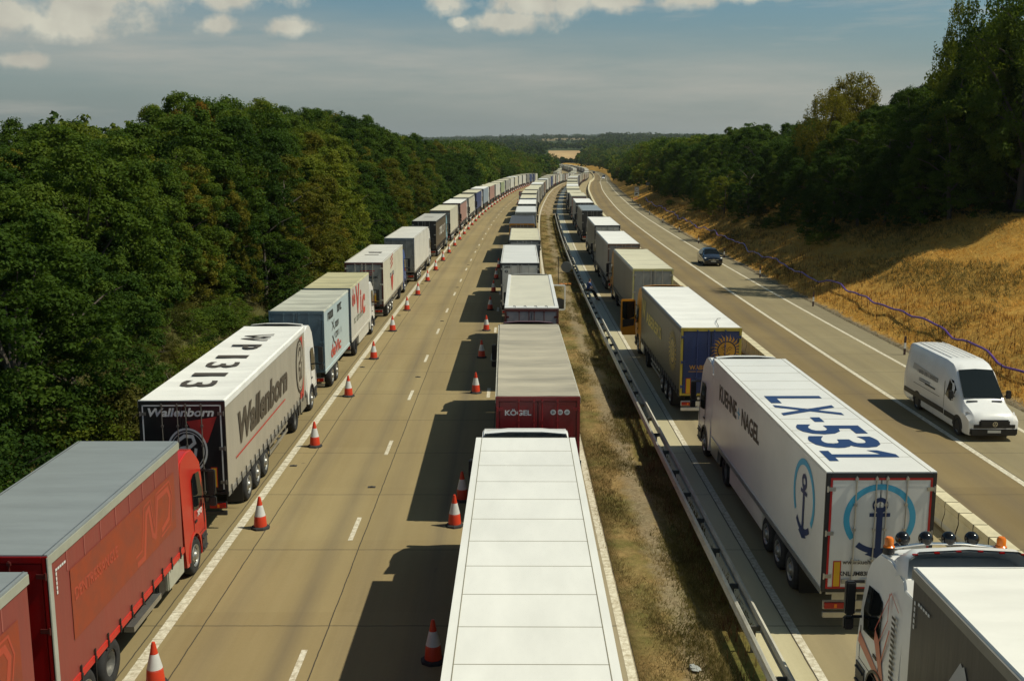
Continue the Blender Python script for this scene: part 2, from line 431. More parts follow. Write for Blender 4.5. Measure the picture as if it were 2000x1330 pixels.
LEFT_M = road_material('worn concrete carriageway', (.375,.295,.155), [(-12.2,-8.4,(.335,.265,.14)), (2.4,3.2,(.42,.36,.25))],
                       [-4.42,-7.45,-8.6,-.75,2.76], [(-6.9,.5,.35),(-5.2,.45,.45),(-3.9,.5,.25),(-2.1,.5,.5),(-.2,.5,.35),(1.5,.5,.3)], 1)
RIGHT_M = road_material('brown worn concrete carriageway', (.28,.21,.105),
                        [(5.6,6.62,(.70,.64,.44)), (6.62,12.9,(.42,.35,.21)), (17.62,20.95,(.34,.285,.17)), (20.95,22.5,(.30,.26,.17))],
                        [6.62,10.3,17.75], [(7.6,.5,.3),(9.4,.5,.3),(14.7,.7,.45),(16.4,.7,.45),(18.6,.6,.2),(20.1,.6,.15)], 2)
tag(part('left_carriageway', strip_mesh('left_carriageway', [-12.12,-8.3,-4.4,-.8,2.76], Y_ROAD, lambda a, y: zr(y), LEFT_M)), kind='structure')
tag(part('right_carriageway', strip_mesh('right_carriageway', [5.73,9.5,13.2,17.6,22.42], Y_ROAD, lambda a, y: zr(y), RIGHT_M)), kind='structure')

def line_material():
    m, nt, N, L, P = nodes_of('worn white road paint')
    uv = N.new('ShaderNodeUVMap'); uv.uv_map = 'road'
    n = noise(N, L, uv.outputs[0], 7, 8, .75); n2 = noise(N, L, uv.outputs[0], .5, 4)
    c = mix_nodes(N, L, mth(N, L, 'MULTIPLY_ADD', n, 5, -1.9, clamp=True), (.42,.36,.25), (.74,.70,.58))
    c = mix_nodes(N, L, mth(N, L, 'MULTIPLY_ADD', n2, 2, -.7, clamp=True), mix_nodes(N, L, 1.0, c, (.86,.84,.8), 'MULTIPLY'), c)
    L.new(c, P.inputs['Base Color']); P.inputs['Roughness'].default_value = .8
    return m
LINE_M = line_material()
def marking(name, segs, label=None):
    V = []; F = []; UV = []
    for lat, w, y0, y1 in segs:
        n = max(1, int((y1-y0)/3)); b = len(V)
        for k in range(n+1):
            y = y0+(y1-y0)*k/n; c = cx(y); z = zr(y)+.005
            for e in (-w/2, w/2): V.append((c+lat+e, y, z)); UV.append((lat+e, y))
        for k in range(n): F.append((b+2*k, b+2*k+1, b+2*k+3, b+2*k+2))
    o = part(name, np_mesh(name, V, F, LINE_M, UV)); tag(o, kind='structure'); return o
marking('edge_line', [(-8.3,.26,-20,1500)])
marking('edge_line', [(2.62,.2,-20,1500)])
marking('edge_line', [(6.74,.2,-20,1500)])
marking('lane_line', [(17.6,.24,-20,1500)])
marking('edge_line', [(20.88,.2,-20,1500)])
marking('lane_dashes', [(-4.76,.14,22.0+9*k-1.05,22.0+9*k+.95) for k in range(-2, 60)])
marking('lane_dashes', [(-1.12,.16,22.5+9*k-1.05,22.5+9*k+.95) for k in range(-2, 60)])
# ribs of the raised profile line at the left edge
rb = MB()
for k in range(170):
    y = 14+k*.5
    rb.box((cx(y)-8.3, y, zr(y)+.008), (.27,.05,.012))
tag(part('edge_line_ribs', rb.mesh('edge_line_ribs', [LINE_M])), kind='structure')
# road studs
STUD = paint('road stud casting', (.05,.045,.04), .6, dirt=.2)
def stud_mesh():
    b = MB(); b.box((0,0,.012), (.26,.15,.024)); b.box((0,0,.03), (.09,.1,.02)); return b.mesh('road_stud', [STUD], bevel=.008)
for i, (la, y) in enumerate([(-4.78, 35.0+9*k) for k in range(0, 12, 2)]+[(-7.95, 37.5+18*k) for k in range(5)]):
    o = part('road_stud', cached('stud', stud_mesh), None, loc=(cx(y)+la, y, zr(y)))
    side = 'beside the left edge line' if la < -6 else 'between the dashes of the open lane'
    tag(o, 'dark cast road stud set %s, number %d going away' % (side, (i+1 if i < 6 else i-5)), 'road stud', group='cast road studs in the concrete')

def ground_material():
    m, nt, N, L, P = nodes_of('dry verge grass and gravel')
    uv = N.new('ShaderNodeUVMap'); uv.uv_map = 'road'
    sp = N.new('ShaderNodeSeparateXYZ'); L.new(uv.outputs[0], sp.inputs[0]); lat, s = sp.outputs[0], sp.outputs[1]
    U = uv.outputs[0]
    wob = mth(N, L, 'MULTIPLY', mth(N, L, 'SUBTRACT', noise(N, L, U, .8, 5, .7), .5), 1.3)
    la = mth(N, L, 'ADD', lat, wob)
    n1 = noise(N, L, U, .35, 7, .65); n2 = noise(N, L, U, 5, 8, .8); n3 = noise(N, L, U, .06, 5); n4 = noise(N, L, U, 2.2, 6, .7, (1,.35,1))
    straw = mix_nodes(N, L, mth(N, L, 'MULTIPLY_ADD', n2, 2.2, -.6, clamp=True), (.34,.19,.04), (.80,.50,.125))
    straw = mix_nodes(N, L, mth(N, L, 'MULTIPLY_ADD', n4, 3, -1.2, clamp=True), mix_nodes(N, L, 1.0, straw, (.72,.66,.58), 'MULTIPLY'), straw)
    green = mix_nodes(N, L, mth(N, L, 'MULTIPLY_ADD', n2, 2, -.5, clamp=True), (.045,.05,.015), (.15,.15,.04))
    v = N.new('ShaderNodeTexVoronoi'); v.inputs['Scale'].default_value = 14; L.new(U, v.inputs['Vector'])
    grav = mix_nodes(N, L, v.outputs['Color'], (.12,.09,.055), (.34,.28,.18))
    grav = mix_nodes(N, L, .35, grav, mix_nodes(N, L, mth(N, L, 'MULTIPLY_ADD', n2, 2.4, -.7, clamp=True), (.11,.085,.05), (.38,.31,.20)))
    mstraw = mix_nodes(N, L, mth(N, L, 'MULTIPLY_ADD', n2, 2.2, -.6, clamp=True), (.19,.125,.05), (.47,.34,.15))
    mstraw = mix_nodes(N, L, mth(N, L, 'MULTIPLY_ADD', n4, 3, -1.2, clamp=True), mix_nodes(N, L, 1.0, mstraw, (.62,.58,.52), 'MULTIPLY'), mstraw)
    med = mix_nodes(N, L, mth(N, L, 'MULTIPLY_ADD', n1, 5, -2.2, clamp=True), mstraw, green)
    med = mix_nodes(N, L, mth(N, L, 'MULTIPLY', band(N, L, la, 3.85, 4.55, .4), .78), med, grav)
    med = mix_nodes(N, L, band(N, L, la, 4.7, 6.2, .3), med, mix_nodes(N, L, mth(N, L, 'MULTIPLY_ADD', n1, 4, -1.6, clamp=True), green, mix_nodes(N, L, 1.0, mstraw, (.7,.6,.52), 'MULTIPLY')))
    right = mix_nodes(N, L, mth(N, L, 'MULTIPLY_ADD', n3, 5, -2.55, clamp=True), straw, mix_nodes(N, L, .55, green, straw))
    right = mix_nodes(N, L, band(N, L, la, 20, 23.0, .3), right, grav)
    wood = mix_nodes(N, L, mth(N, L, 'MULTIPLY_ADD', n1, 3, -1.1, clamp=True), (.055,.05,.02), green)
    right = mix_nodes(N, L, mth(N, L, 'GREATER_THAN', lat, 36.5), right, wood)
    col = mix_nodes(N, L, mth(N, L, 'GREATER_THAN', lat, 8), med, right)
    col = mix_nodes(N, L, mth(N, L, 'LESS_THAN', lat, -4), col, wood)
    # open farmland far off
    vf = N.new('ShaderNodeTexVoronoi'); vf.inputs['Scale'].default_value = .0035; L.new(U, vf.inputs['Vector'])
    rf = N.new('ShaderNodeValToRGB'); rf.color_ramp.interpolation = 'CONSTANT'
    for p, c in ((0,(.04,.06,.018)),(.55,(.10,.11,.04)),(.65,(.05,.07,.022)),(.93,(.20,.16,.08))):
        e = rf.color_ramp.elements.new(p); e.color = (*c, 1)
    sv = N.new('ShaderNodeSeparateColor'); L.new(vf.outputs['Color'], sv.inputs[0]); L.new(sv.outputs[0], rf.inputs[0])
    far = mix_nodes(N, L, mth(N, L, 'MULTIPLY_ADD', noise(N, L, U, .02, 5), 1.5, -.4, clamp=True), mix_nodes(N, L, 1.0, rf.outputs[0], (.8,.8,.8), 'MULTIPLY'), rf.outputs[0])
    col = mix_nodes(N, L, mth(N, L, 'DIVIDE', mth(N, L, 'SUBTRACT', s, 1250), 80, clamp=True), col, far)
    L.new(col, P.inputs['Base Color']); P.inputs['Roughness'].default_value = .95; P.inputs['Specular IOR Level'].default_value = .1
    bp = N.new('ShaderNodeBump'); bp.inputs['Strength'].default_value = .45; bp.inputs['Distance'].default_value = .08
    L.new(n2, bp.inputs['Height']); L.new(bp.outputs[0], P.inputs['Normal'])
    return m
GROUND_M = ground_material()
lats = [-4000,-2500,-1500,-900,-500,-300,-200,-140,-100,-75,-60,-50,-42,-36,-31,-27,-24,-21.5,-19.5,-18,-16.5,-15,-14,-13.2,-12.6,-12.45,-12.17,-12.14,-6,0,2.76,2.78,3.1,3.5,3.9,4.3,4.7,5.1,5.4,5.72,5.74,
        10,16,22.41,22.43,22.9,23.6,24.5,26,27.5,29,30.5,32,33.5,35,36.5,38.5,41,45,50,58,70,90,120,160,220,320,500,900,1500,2500,4000]
ys = list(np.arange(-60, 300, 3.0))+list(np.arange(300, 900, 8.0))+list(np.arange(900, 2000, 25.0))+list(np.arange(2000, 7800, 200.0))
tag(part('ground', strip_mesh('ground', lats, ys, ground_z, GROUND_M)), kind='structure')
# the median is closed with paving beyond the last grass
PAV_M = road_material('median paving', (.37,.285,.175), [], [3.6], [], 3)
tag(part('median_paving', strip_mesh('median_paving', [2.75,4.4,5.75], [y for y in Y_ROAD if y > 190], lambda a, y: zr(y)+.026, PAV_M)), kind='structure')
# golden field on the rise beyond the bend
def field_obj():
    m, nt, N, L, P = nodes_of('dry golden field')
    tc = N.new('ShaderNodeTexCoord')
    n = noise(N, L, tc.outputs['Object'], .03, 6, .6, (1,.3,1)); n2 = noise(N, L, tc.outputs['Object'], .25, 5, .7)
    c = mix_nodes(N, L, mth(N, L, 'MULTIPLY_ADD', n, 3, -1.2, clamp=True), (.42,.27,.12), (.60,.42,.19))
    c = mix_nodes(N, L, mth(N, L, 'MULTIPLY_ADD', n2, 1.2, -.3, clamp=True), mix_nodes(N, L, 1.0, c, (.8,.78,.75), 'MULTIPLY'), c)
    L.new(c, P.inputs['Base Color']); P.inputs['Roughness'].default_value = .95
    V = []; F = []; ysf = [1230+k*30 for k in range(22)]; nx = 12
    for y in ysf:
        for i in range(nx):
            x = y*(.0335+.034*i/(nx-1)); V.append((x, y, ground_z(x-cx(y), y)+.7))
    for j in range(len(ysf)-1):
        for i in range(nx-1): F.append((j*nx+i, j*nx+i+1, (j+1)*nx+i+1, (j+1)*nx+i))
    return tag(part('field', np_mesh('field', V, F, m)), kind='structure')
field_obj()

# ------------------------------------------------------------------ lorries
W = 2.55
def wheel_mesh(dual=False):
    def mk():
        b = MB(); w = .29 if dual else .16
        b.lathe([(.29,-w+.02),(.35,-w),(.45,-w),(.50,-w+.04),(.515,-w+.10),(.515,w-.10),(.50,w-.04),(.45,w),(.35,w),(.29,w-.02),(.285,-.10 if dual else -.03),(0.0,-.10 if dual else -.03)], n=22, closed=True)
        if dual: b.lathe([(.519,-.03),(.45,-.028),(.45,.028),(.519,.03)][::-1], n=22)
        return b.mesh('wheel', [TYRE], smooth=40)
    return cached(('wheel', dual), mk)
def rim_mesh(kind):
    def mk():
        b = MB()
        if kind == 'dish':   # deep rear dish
            b.lathe([(.31,.17),(.30,.24),(.275,.23),(.26,.04),(.2,-.02),(.15,0),(.13,.10),(.06,.13),(.0,.13)], n=24, closed=True)
            r, h = .215, -.012
        else:                # front / trailer face
            b.lathe([(.31,.12),(.30,.165),(.275,.15),(.245,.10),(.17,.14),(.13,.15),(.11,.20),(.04,.22),(0,.22)], n=24, closed=True)
            r, h = .205, .127
        b.mat(1)
        for i in range(10):
            a = 2*math.pi*i/10; b.cyl((h-.01, math.cos(a)*r, math.sin(a)*r), (h+.012, math.cos(a)*r, math.sin(a)*r), .026, n=8)
        return b.mesh('rim', [RIMM, BLACK], smooth=40)
    return cached(('rim', kind), mk)
def add_wheel(root, x, y, dual=False, rim='face', name='wheel', r=.515, mat=None):
    s = 1 if x > 0 else -1
    o = part(name, wheel_mesh(dual), root, loc=(x, y, r), rot=(0,0,0 if s > 0 else math.pi))
    k = part('rim', rim_mesh('dish' if rim == 'dish' else 'face'), o, [mat] if mat else None)
    return o
def body_mesh(L, z0=1.12, z1=3.94):
    def mk():
        b = MB(); b.bb((-W/2+.012, .05, z0), (W/2-.012, L-.02, z1)); return b.mesh('trailer_body', [WHITE], bevel=.025)
    return cached(('body', L, z0, z1), mk)
def roof_mesh(L, kind, z=3.94):
    def mk():
        b = MB(); rnd = random.Random(int(L*10))
        if kind == 'tarp':       # tarpaulin sagging between its bows
            n = int(L/.12); xs = [-W/2+.0,-W/2+.05,-.8,-.4,0,.4,.8,W/2-.05,W/2-.0]
            V = []
            for j in range(n+1):
                y = .02+(L-.04)*j/n; sag = .034*abs(math.sin(math.pi*y/.62))
                for i, x in enumerate(xs):
                    e = 1-abs(x)/(W/2); V.append((x, y, z+.055-sag*(1 if 1 < i < 7 else 0)+.012*math.sin(y*2.1+x*3)*e if 0 < i < 8 else z-.03+.0))
            k = len(xs); F = [(j*k+i, j*k+i+1, (j+1)*k+i+1, (j+1)*k+i) for j in range(n) for i in range(k-1)]
            b.add(V, F); b.bb((-W/2,.01,z-.05), (W/2,.045,z+.05)); b.bb((-W/2,L-.045,z-.05), (W/2,L-.01,z+.05))
            return b.mesh('roof', [WHITE, STEEL], smooth=50)
        b.bb((-W/2, 0, z), (W/2, L, z+.055))
        if kind == 'panel':      # insulated roof made of cross panels, dark seams
            b.mat(1)
            m = round(L/1.2)
            for i in range(1, m+1): b.bb((-W/2+.14, L*i/m-.008-.02, z+.05), (W/2-.14, L*i/m+.008-.02, z+.0575))
            for s in (-1, 1): b.bb((s*(W/2-.15)-.008, .0, z+.05), (s*(W/2-.15)+.008, L-.01, z+.0585))
        if kind == 'plain':
            b.mat(1)
            for s in (-1, 1): b.bb((s*(W/2-.07)-.012, .0, z+.05), (s*(W/2-.07)+.012, L, z+.066))
        return b.mesh('roof', [WHITE, paint('roof seam sealant', (.22,.20,.14), .8, dirt=.1)])
    return cached(('roof', L, kind, z), mk)
def add_rear(root, y0, spec, z0=1.12, z1=3.94, doors=True):
    """rear frame, two doors with locking rods and hinges; y0 = rear face"""
    fm = spec.get('frame', ALU); dm = spec.get('rear', WHITE)
    def frame_mk():
        b = MB(); t = .10
        b.bb((-W/2,-.03,z0-.04), (-W/2+t,.05,z1+.03)); b.bb((W/2-t,-.03,z0-.04), (W/2,.05,z1+.03))
        b.bb((-W/2+t,-.03,z1-.10), (W/2-t,.05,z1+.028)); b.bb((-W/2+t,-.03,z0-.04), (W/2-t,.05,z0+.06))
        return b.mesh('rear_frame', [ALU], bevel=.01)
    part('rear_frame', cached(('frame', z0, z1), frame_mk), root, [fm], loc=(0,y0,0))
    def door_mk():
        b = MB(); b.bb((-.57,-.022,z0+.07), (.57,.04,z1-.115)); return b.mesh('rear_door', [WHITE], bevel=.012)
    def rod_mk():
        b = MB(); b.cyl((0,-.055,z0-.02), (0,-.055,z1-.04), .017, n=8)
        for z in (z0+.05, z0+.75, z0+1.5, z0+2.1, z1-.1): b.box((0,-.05,z), (.07,.05,.06))
        b.box((.09,-.06,z0+.72), (.22,.02,.04))
        return b.mesh('lock_rod', [ALU])
    def hinge_mk():
        b = MB()
        b.box((0,-.03,0), (.17,.03,.09)); b.cyl((-.09,-.035,-.07), (-.09,-.035,.07), .02, n=8)
        return b.mesh('hinge', [ALU])
    ds = []
    for s in (-1, 1):
        d = part('rear_door', cached(('door', z0, z1), door_mk), root, [spec.get('rear2', dm) if s > 0 else dm], loc=(s*.585, y0, 0)); ds.append(d)
        for q in (-s*.46, 0.0):
            part('lock_rod', cached(('rod', z0, z1), rod_mk), d, [spec.get('rodm', ALU)], loc=(q, 0, 0))
        for z in (z0+.35, z0+1.4, z1-.35):
            part('hinge', cached('hinge', hinge_mk), d, [spec.get('rodm', ALU)], loc=(s*.56, 0, z), rot=(0,0,0) if s < 0 else (0,math.pi,0))
    return ds
def tail_mesh():
    def mk():
        b = MB(); b.bb((-1.2,-.05,.42), (1.2,.03,.56)); b.bb((-1.2,-.02,.62), (1.2,.04,.84)); b.bb((-.5,.0,.5), (-.4,.5,1.0)); b.bb((.4,.0,.5), (.5,.5,1.0))
        return b.mesh('rear_bumper', [WHITE], bevel=.012)
    return cached('bumper', mk)
def lamp_mk():
    b = MB(); b.bb((-.24,-.05,.65), (.24,0,.80)); b.mat(1).bb((-.02,-.055,.67), (.06,-.04,.78)); return b.mesh('tail_lamp', [REDL, AMBER], bevel=.01)
def plate_mk():
    b = MB(); b.bb((-.26,-.035,.66), (.26,-.02,.78)); return b.mesh('number_plate', [PLATE])
def flap_mk():
    b = MB(); b.bb((-.26,-.01,.22), (.26,.01,.95)); return b.mesh('mudflap', [BLACK])
def add_tail(root, y0, mat=WHITE, lod=0):
    part('rear_bumper', tail_mesh(), root, [mat], loc=(0,y0+.05,0))
    for s in (-1, 1):
        part('tail_lamp', cached('lamp', lamp_mk), root, loc=(s*.93, y0+.03, 0), rot=(0,0,0))
        if lod == 0: part('mudflap', cached('flap', flap_mk), root, loc=(s*.98, y0+1.9, 0))
    part('number_plate', cached('plate', plate_mk), root, loc=(0,y0+.04,0))
def chassis_mesh(L, kind):
    def mk():
        b = MB()
        for s in (-1, 1): b.bb((s*.48-.07,.1,.78), (s*.48+.07,L-.6 if kind == 'semi' else L+.2,1.12))
        for k in range(int(L/1.3)): b.bb((-W/2+.06,.6+k*1.3-.04,1.0), (W/2-.06,.6+k*1.3+.04,1.115))
        if kind == 'semi':
            for s in (-1, 1):
                b.bb((s*.75-.07,L-3.35,.25), (s*.75+.07,L-3.2,1.0)); b.bb((s*.75-.14,L-3.42,.2), (s*.75+.14,L-3.12,.25))
            for y in (2.75, 4.06, 5.37): b.cyl((-.95,y,.52), (.95,y,.52), .075); b.bb((-.5,y-.3,.6), (-.3,y+.3,.8)); b.bb((.3,y-.3,.6), (.5,y+.3,.8))
            b.bb((-1.15,L-5.4,.5), (-.75,L-4.3,.95))
        return b.mesh('chassis', [STEEL])
    return cached(('chassis', L, kind), mk)
def guard_mesh(y0, y1):
    def mk():
        b = MB(); b.bb((-.015,y0,.50), (.015,y1,.62)); b.bb((-.015,y0,.78), (.015,y1,.90))
        for k in range(3): b.bb((-.05,y0+.2+(y1-y0-.4)*k/2-.03,.5), (-.015,y0+.2+(y1-y0-.4)*k/2+.03,1.1))
        return b.mesh('side_guard', [ALU])
    return cached(('guard', y0, y1), mk)
def straps_mesh(L):
    def mk():
        b = MB(); n = int((L-.4)/.62)
        for i in range(n):
            y = .35+i*(L-.7)/(n-1); b.bb((-.004,y-.022,.98), (.02,y+.022,1.30)); b.bb((.0,y-.035,1.03), (.03,y+.035,1.12))
        return b.mesh('curtain_straps', [BLACK])
    return cached(('straps', L), mk)
def rail_mesh(L):
    def mk():
        b = MB(); b.bb((-.02,0,1.02), (.014,L,1.16)); return b.mesh('side_rail', [ALU])
    return cached(('srail', L), mk)
def toprail_mesh(L):
    def mk():
        b = MB(); b.bb((-.02,0,3.78), (.014,L,3.955)); return b.mesh('top_rail', [ALU])
    return cached(('trail', L), mk)
def add_box_body(root, y0, L, spec, kind='semi', lod=0, rear=True, axles=None):
    k = spec.get('kind', 'curtain')
    part('trailer_body', body_mesh(L), root, [spec['side']], loc=(0,y0,0))
    part('roof', roof_mesh(L, spec.get('rooft', 'tarp' if k == 'curtain' else 'plain')), root, [spec['roof'], spec.get('roofline')], loc=(0,y0,0))
    part('chassis', chassis_mesh(L, kind), root, loc=(0,y0,0))
    if rear: add_rear(root, y0, spec)
    add_tail(root, y0, spec.get('bumper', ALU), lod)
    for s in (-1, 1):
        part('side_rail', rail_mesh(L), root, [spec.get('rail', ALU)], loc=(s*(W/2), y0, 0)).scale.x = s
        if k == 'curtain':
            part('top_rail', toprail_mesh(L), root, [spec.get('toprail', spec.get('rail', ALU))], loc=(s*(W/2), y0, 0)).scale.x = s
            part('curtain_straps', straps_mesh(L), root, loc=(s*(W/2+.012), y0, 0)).scale.x = s
    for y in (axles if axles is not None else (2.75, 4.06, 5.37)):
        for s in (-1, 1): add_wheel(root, s*1.09, y0+y, rim='face', mat=spec.get('rimm'))
    if kind == 'semi':
        for s in (-1, 1): part('side_guard', guard_mesh(6.2, 9.6), root, loc=(s*1.2, y0, 0)).scale.x = s

def cab_mesh(H):
    def mk():
        b = MB(); k = H/3.82
        P = [(0,.95),(0,3.42*k),(.18,3.70*k),(.9,3.82*k),(1.45,3.74*k),(1.9,3.38*k),(2.08,2.9),(2.2,2.3),(2.29,1.7),(2.33,1.15),(2.31,.50),(2.22,.36),(1.66,.36)]
        P += [(1.02+.62*math.cos(math.radians(a)), .50+.64*math.sin(math.radians(a))) for a in range(0, 181, 20)]
        P += [(.36,.42),(.12,.45)]
        b.prism_x(P, -1.24, 1.24)
        me = b.mesh('cab', [WHITE])
        bm = bmesh.new(); bm.from_mesh(me)
        ed = [e for e in bm.edges if e.verts[0].co.z > 1.2 and e.verts[1].co.z > 1.2 and abs(e.verts[0].co.x-e.verts[1].co.x) < .01 and min(e.verts[0].co.y, e.verts[1].co.y) >= 0 and abs(e.verts[0].co.y+e.verts[1].co.y) > .05]
        bmesh.ops.bevel(bm, geom=ed, offset=.13, segments=3, affect='EDGES', clamp_overlap=True)
        for v in bm.verts:
            if v.co.z > 1.8: v.co.x *= 1-(v.co.z-1.8)*.035
        bmesh.ops.triangulate(bm, faces=[f for f in bm.faces if len(f.verts) > 6])
        bm.to_mesh(me); bm.free()
        for p in me.polygons: p.use_smooth = True
        me.set_sharp_from_angle(angle=math.radians(32))
        return me
    return cached(('cab', H), mk)
def cab_details():
    def win():
        b = MB(); P = [(1.06,1.78),(1.06,2.62),(1.30,2.72),(1.86,2.66),(2.02,2.1),(1.95,1.66),(1.5,1.70)]
        n = len(P)
        def X(z): return 1.243*(1-max(0, z-1.8)*.035)+.006
        b.add([(X(z), y, z) for y, z in P], [tuple(range(n))]); b.add([(X(z)-.03, y, z) for y, z in P], [tuple(range(n))[::-1]])
        return b.mesh('side_window', [GLASS])
    def screen():
        b = MB()
        def q(x, y, z): return (x*(1-max(0, z-1.8)*.035), y+.012, z)
        b.add([q(-1.08,2.285,1.76), q(1.08,2.285,1.76), q(1.06,2.2,2.3), q(1.0,2.08,2.9), q(-1.0,2.08,2.9), q(-1.06,2.2,2.3)], [(0,1,2,5),(5,2,3,4)])
        return b.mesh('windscreen', [GLASS])
    def mirror():
        b = MB(); b.box((.30,2.12,2.28), (.20,.16,.72)); b.box((.31,2.12,1.74), (.2,.14,.28)); b.mat(0).box((.12,2.14,2.62), (.28,.07,.06)); b.box((.12,2.14,1.86), (.28,.07,.06))
        return b.mesh('mirror', [BLACK], bevel=.035)
    def handle():
        b = MB(); b.box((.0,1.22,1.42), (.03,.2,.06)); b.mat(0)
        b.box((-.004,1.02,1.75), (.014,.014,1.6)); b.box((-.004,1.6,.97), (.014,1.1,.014)); b.box((-.004,2.12,1.3), (.014,.014,.75))
        return b.mesh('door_handle', [BLACK])
    def grille():
        b = MB()
        for z in (.75,.92,1.09,1.26,1.43): b.box((0,2.33,z), (1.6,.04,.09))
        return b.mesh('grille', [BLACK])
    def lamp():
        b = MB(); b.box((0,2.33,.62), (.36,.06,.18)); return b.mesh('headlamp', [WLINE], bevel=.02)
    def step():
        b = MB(); b.box((0,1.98,.62), (.05,.5,.5)); b.box((.02,1.98,.48), (.08,.42,.04)); b.box((.02,1.98,.76), (.08,.42,.04)); return b.mesh('step', [STEEL])
    def arch():
        b = MB()
        for a in range(0, 180, 12):
            for r0, r1 in ((.60,.66),):
                p = [(1.02+r*math.cos(math.radians(t)), .5+1.03*r*math.sin(math.radians(t))) for r, t in ((r0,a),(r1,a),(r1,a+12),(r0,a+12))]
                b.prism_x(p, -.12, .02)
        return b.mesh('wheel_arch', [BLACK])
    return {k: cached('cabd_'+k, f) for k, f in (('side_window',win),('windscreen',screen),('mirror',mirror),('door_handle',handle),('grille',grille),('headlamp',lamp),('step',step),('wheel_arch',arch))}
def add_cab(root, y, mat, H=3.82, deflector=True, fairing=True, lod=0, archm=BLACK, defl_mat=None, ys=1.0):
    c = part('cab', cab_mesh(H), root, [mat], loc=(0,y,0)); c.scale.y = ys; D = cab_details()
    part('windscreen', D['windscreen'], c); part('grille', D['grille'], c)
    for s in (-1, 1):
        r = (0,0,0)
        for nm in ('side_window','mirror','door_handle','wheel_arch','step'):
            o = part(nm, D[nm], c, [archm] if nm == 'wheel_arch' else None)
            off = {'side_window':0,'mirror':1.2,'door_handle':1.243,'wheel_arch':1.24,'step':1.24}[nm]
            o.location = (s*off, 0, 0)
            if s < 0: o.scale = (-1, 1, 1)
        part('headlamp', D['headlamp'], c, loc=(s*.95,0,0))
    if deflector:
        def dm():
            b = MB(); n = 8; V = []
            for j in range(n+1):
                t = j/n; y_ = 1.75*(1-t)-.02; z = 3.5+.52*math.sin(t*math.pi/2)**.8; w = 1.0+.17*t
                V += [(-w, y_, z-.22-.1*t), (-w+.1, y_, z-.03), (-.45, y_, z+.02), (.45, y_, z+.02), (w-.1, y_, z-.03), (w, y_, z-.22-.1*t)]
            F = [(j*6+i, j*6+i+1, (j+1)*6+i+1, (j+1)*6+i) for j in range(n) for i in range(5)]
            V2 = [(x, y_, z-.03) for x, y_, z in V]
            b.add(V, F); b.add(V2, [f[::-1] for f in F])
            return b.mesh('roof_deflector', [WHITE], smooth=50)
        part('roof_deflector', cached('defl', dm), root, [defl_mat or mat], loc=(0,y,(H-3.82)*.9))
    if fairing:
        def fm():
            b = MB(); b.prism_x([(-.62,.95),(.0,.95),(.0,3.35),(-.45,3.35),(-.62,2.9)], -.02, .02); return b.mesh('side_fairing', [WHITE], bevel=.015)
        for s in (-1, 1): part('side_fairing', cached('fair', fm), root, [mat], loc=(s*1.19,y,0))
    for s in (-1, 1): add_wheel(root, s*1.08, y+1.02*ys, rim='face', name='front_wheel')
    return c
def add_tractor(root, y, mat, H=3.82, lod=0, **kw):
    """tractor unit: cab back face at y, driving axle 2.65 m behind"""
    def ch():
        b = MB()
        for s in (-1, 1): b.bb((s*.42-.05,-3.9,.72), (s*.42+.05,1.6,1.0))
        b.bb((-.5,-3.0,1.0), (.5,-2.2,1.12)); b.bb((-.9,-.5,.9), (.9,-.1,2.4)); b.cyl((-.95,-2.65,.52), (.95,-2.65,.52), .09)
        b.cyl((.6,-.3,1.2), (.6,-.3,3.2), .07)
        return b.mesh('tractor_chassis', [STEEL])
    part('tractor_chassis', cached('tch', ch), root, loc=(0,y,0))
    def tank():
        b = MB(); b.bb((-.32,-1.5,.38), (.30,-.1,1.0)); return b.mesh('fuel_tank', [ALU], bevel=.08, smooth=40)
    def mud():
        b = MB()
        for a in range(0, 180, 20):
            p = [(r*math.cos(math.radians(t)), .5+r*math.sin(math.radians(t))) for r, t in ((.58,a),(.61,a),(.61,a+20),(.58,a+20))]
            b.prism_x(p, -.33, .31)
        return b.mesh('mudguard', [BLACK])
    for s in (-1, 1):
        part('fuel_tank', cached('tank', tank), root, loc=(s*.9,y,0))
        part('mudguard', cached('mud', mud), root, loc=(s*.92,y-2.65,0))
        add_wheel(root, s*.92, y-2.65, dual=True, rim='dish', name='drive_wheel')
    return add_cab(root, y, mat, H, lod=lod, **kw)

def place(lat, y, L=13.6):
    ym = y+L/2; sl = slope_c(ym); a = math.atan(sl)
    pz = (zr(y+L)-zr(y))/L
    return (cx(ym)+lat-math.sin(a)*L/2, ym-math.cos(a)*L/2, zr(y)), (math.atan(pz), 0, -a)
def semi(name, label, cat, loc, rot, spec, lod=0, group=None, cab=True):
    r = thing(name, label, cat, loc, rot, group)
    add_box_body(r, 0, 13.6, spec, lod=lod)
    c = add_tractor(r, 14.08, spec['cab'], spec.get('H', 3.8), lod=lod, deflector=spec.get('defl', True), fairing=spec.get('fair', True), archm=spec.get('archm', BLACK)) if cab else None
    return r, c
def boards(parent, y0, xs=(-.95,.95), z=1.55, h=.62, w=.17):
    for x in xs:
        d = Decal().rect(-w/2-.025, -h/2-.025, w/2+.025, h/2+.025, 0, .0).rect(-w/2, -h/2, w/2, h/2, 1, .003)
        d.put('marker_board', parent, [REDB, YELLOWB], (x, y0-.030, z), (1,0,0), (0,0,1))

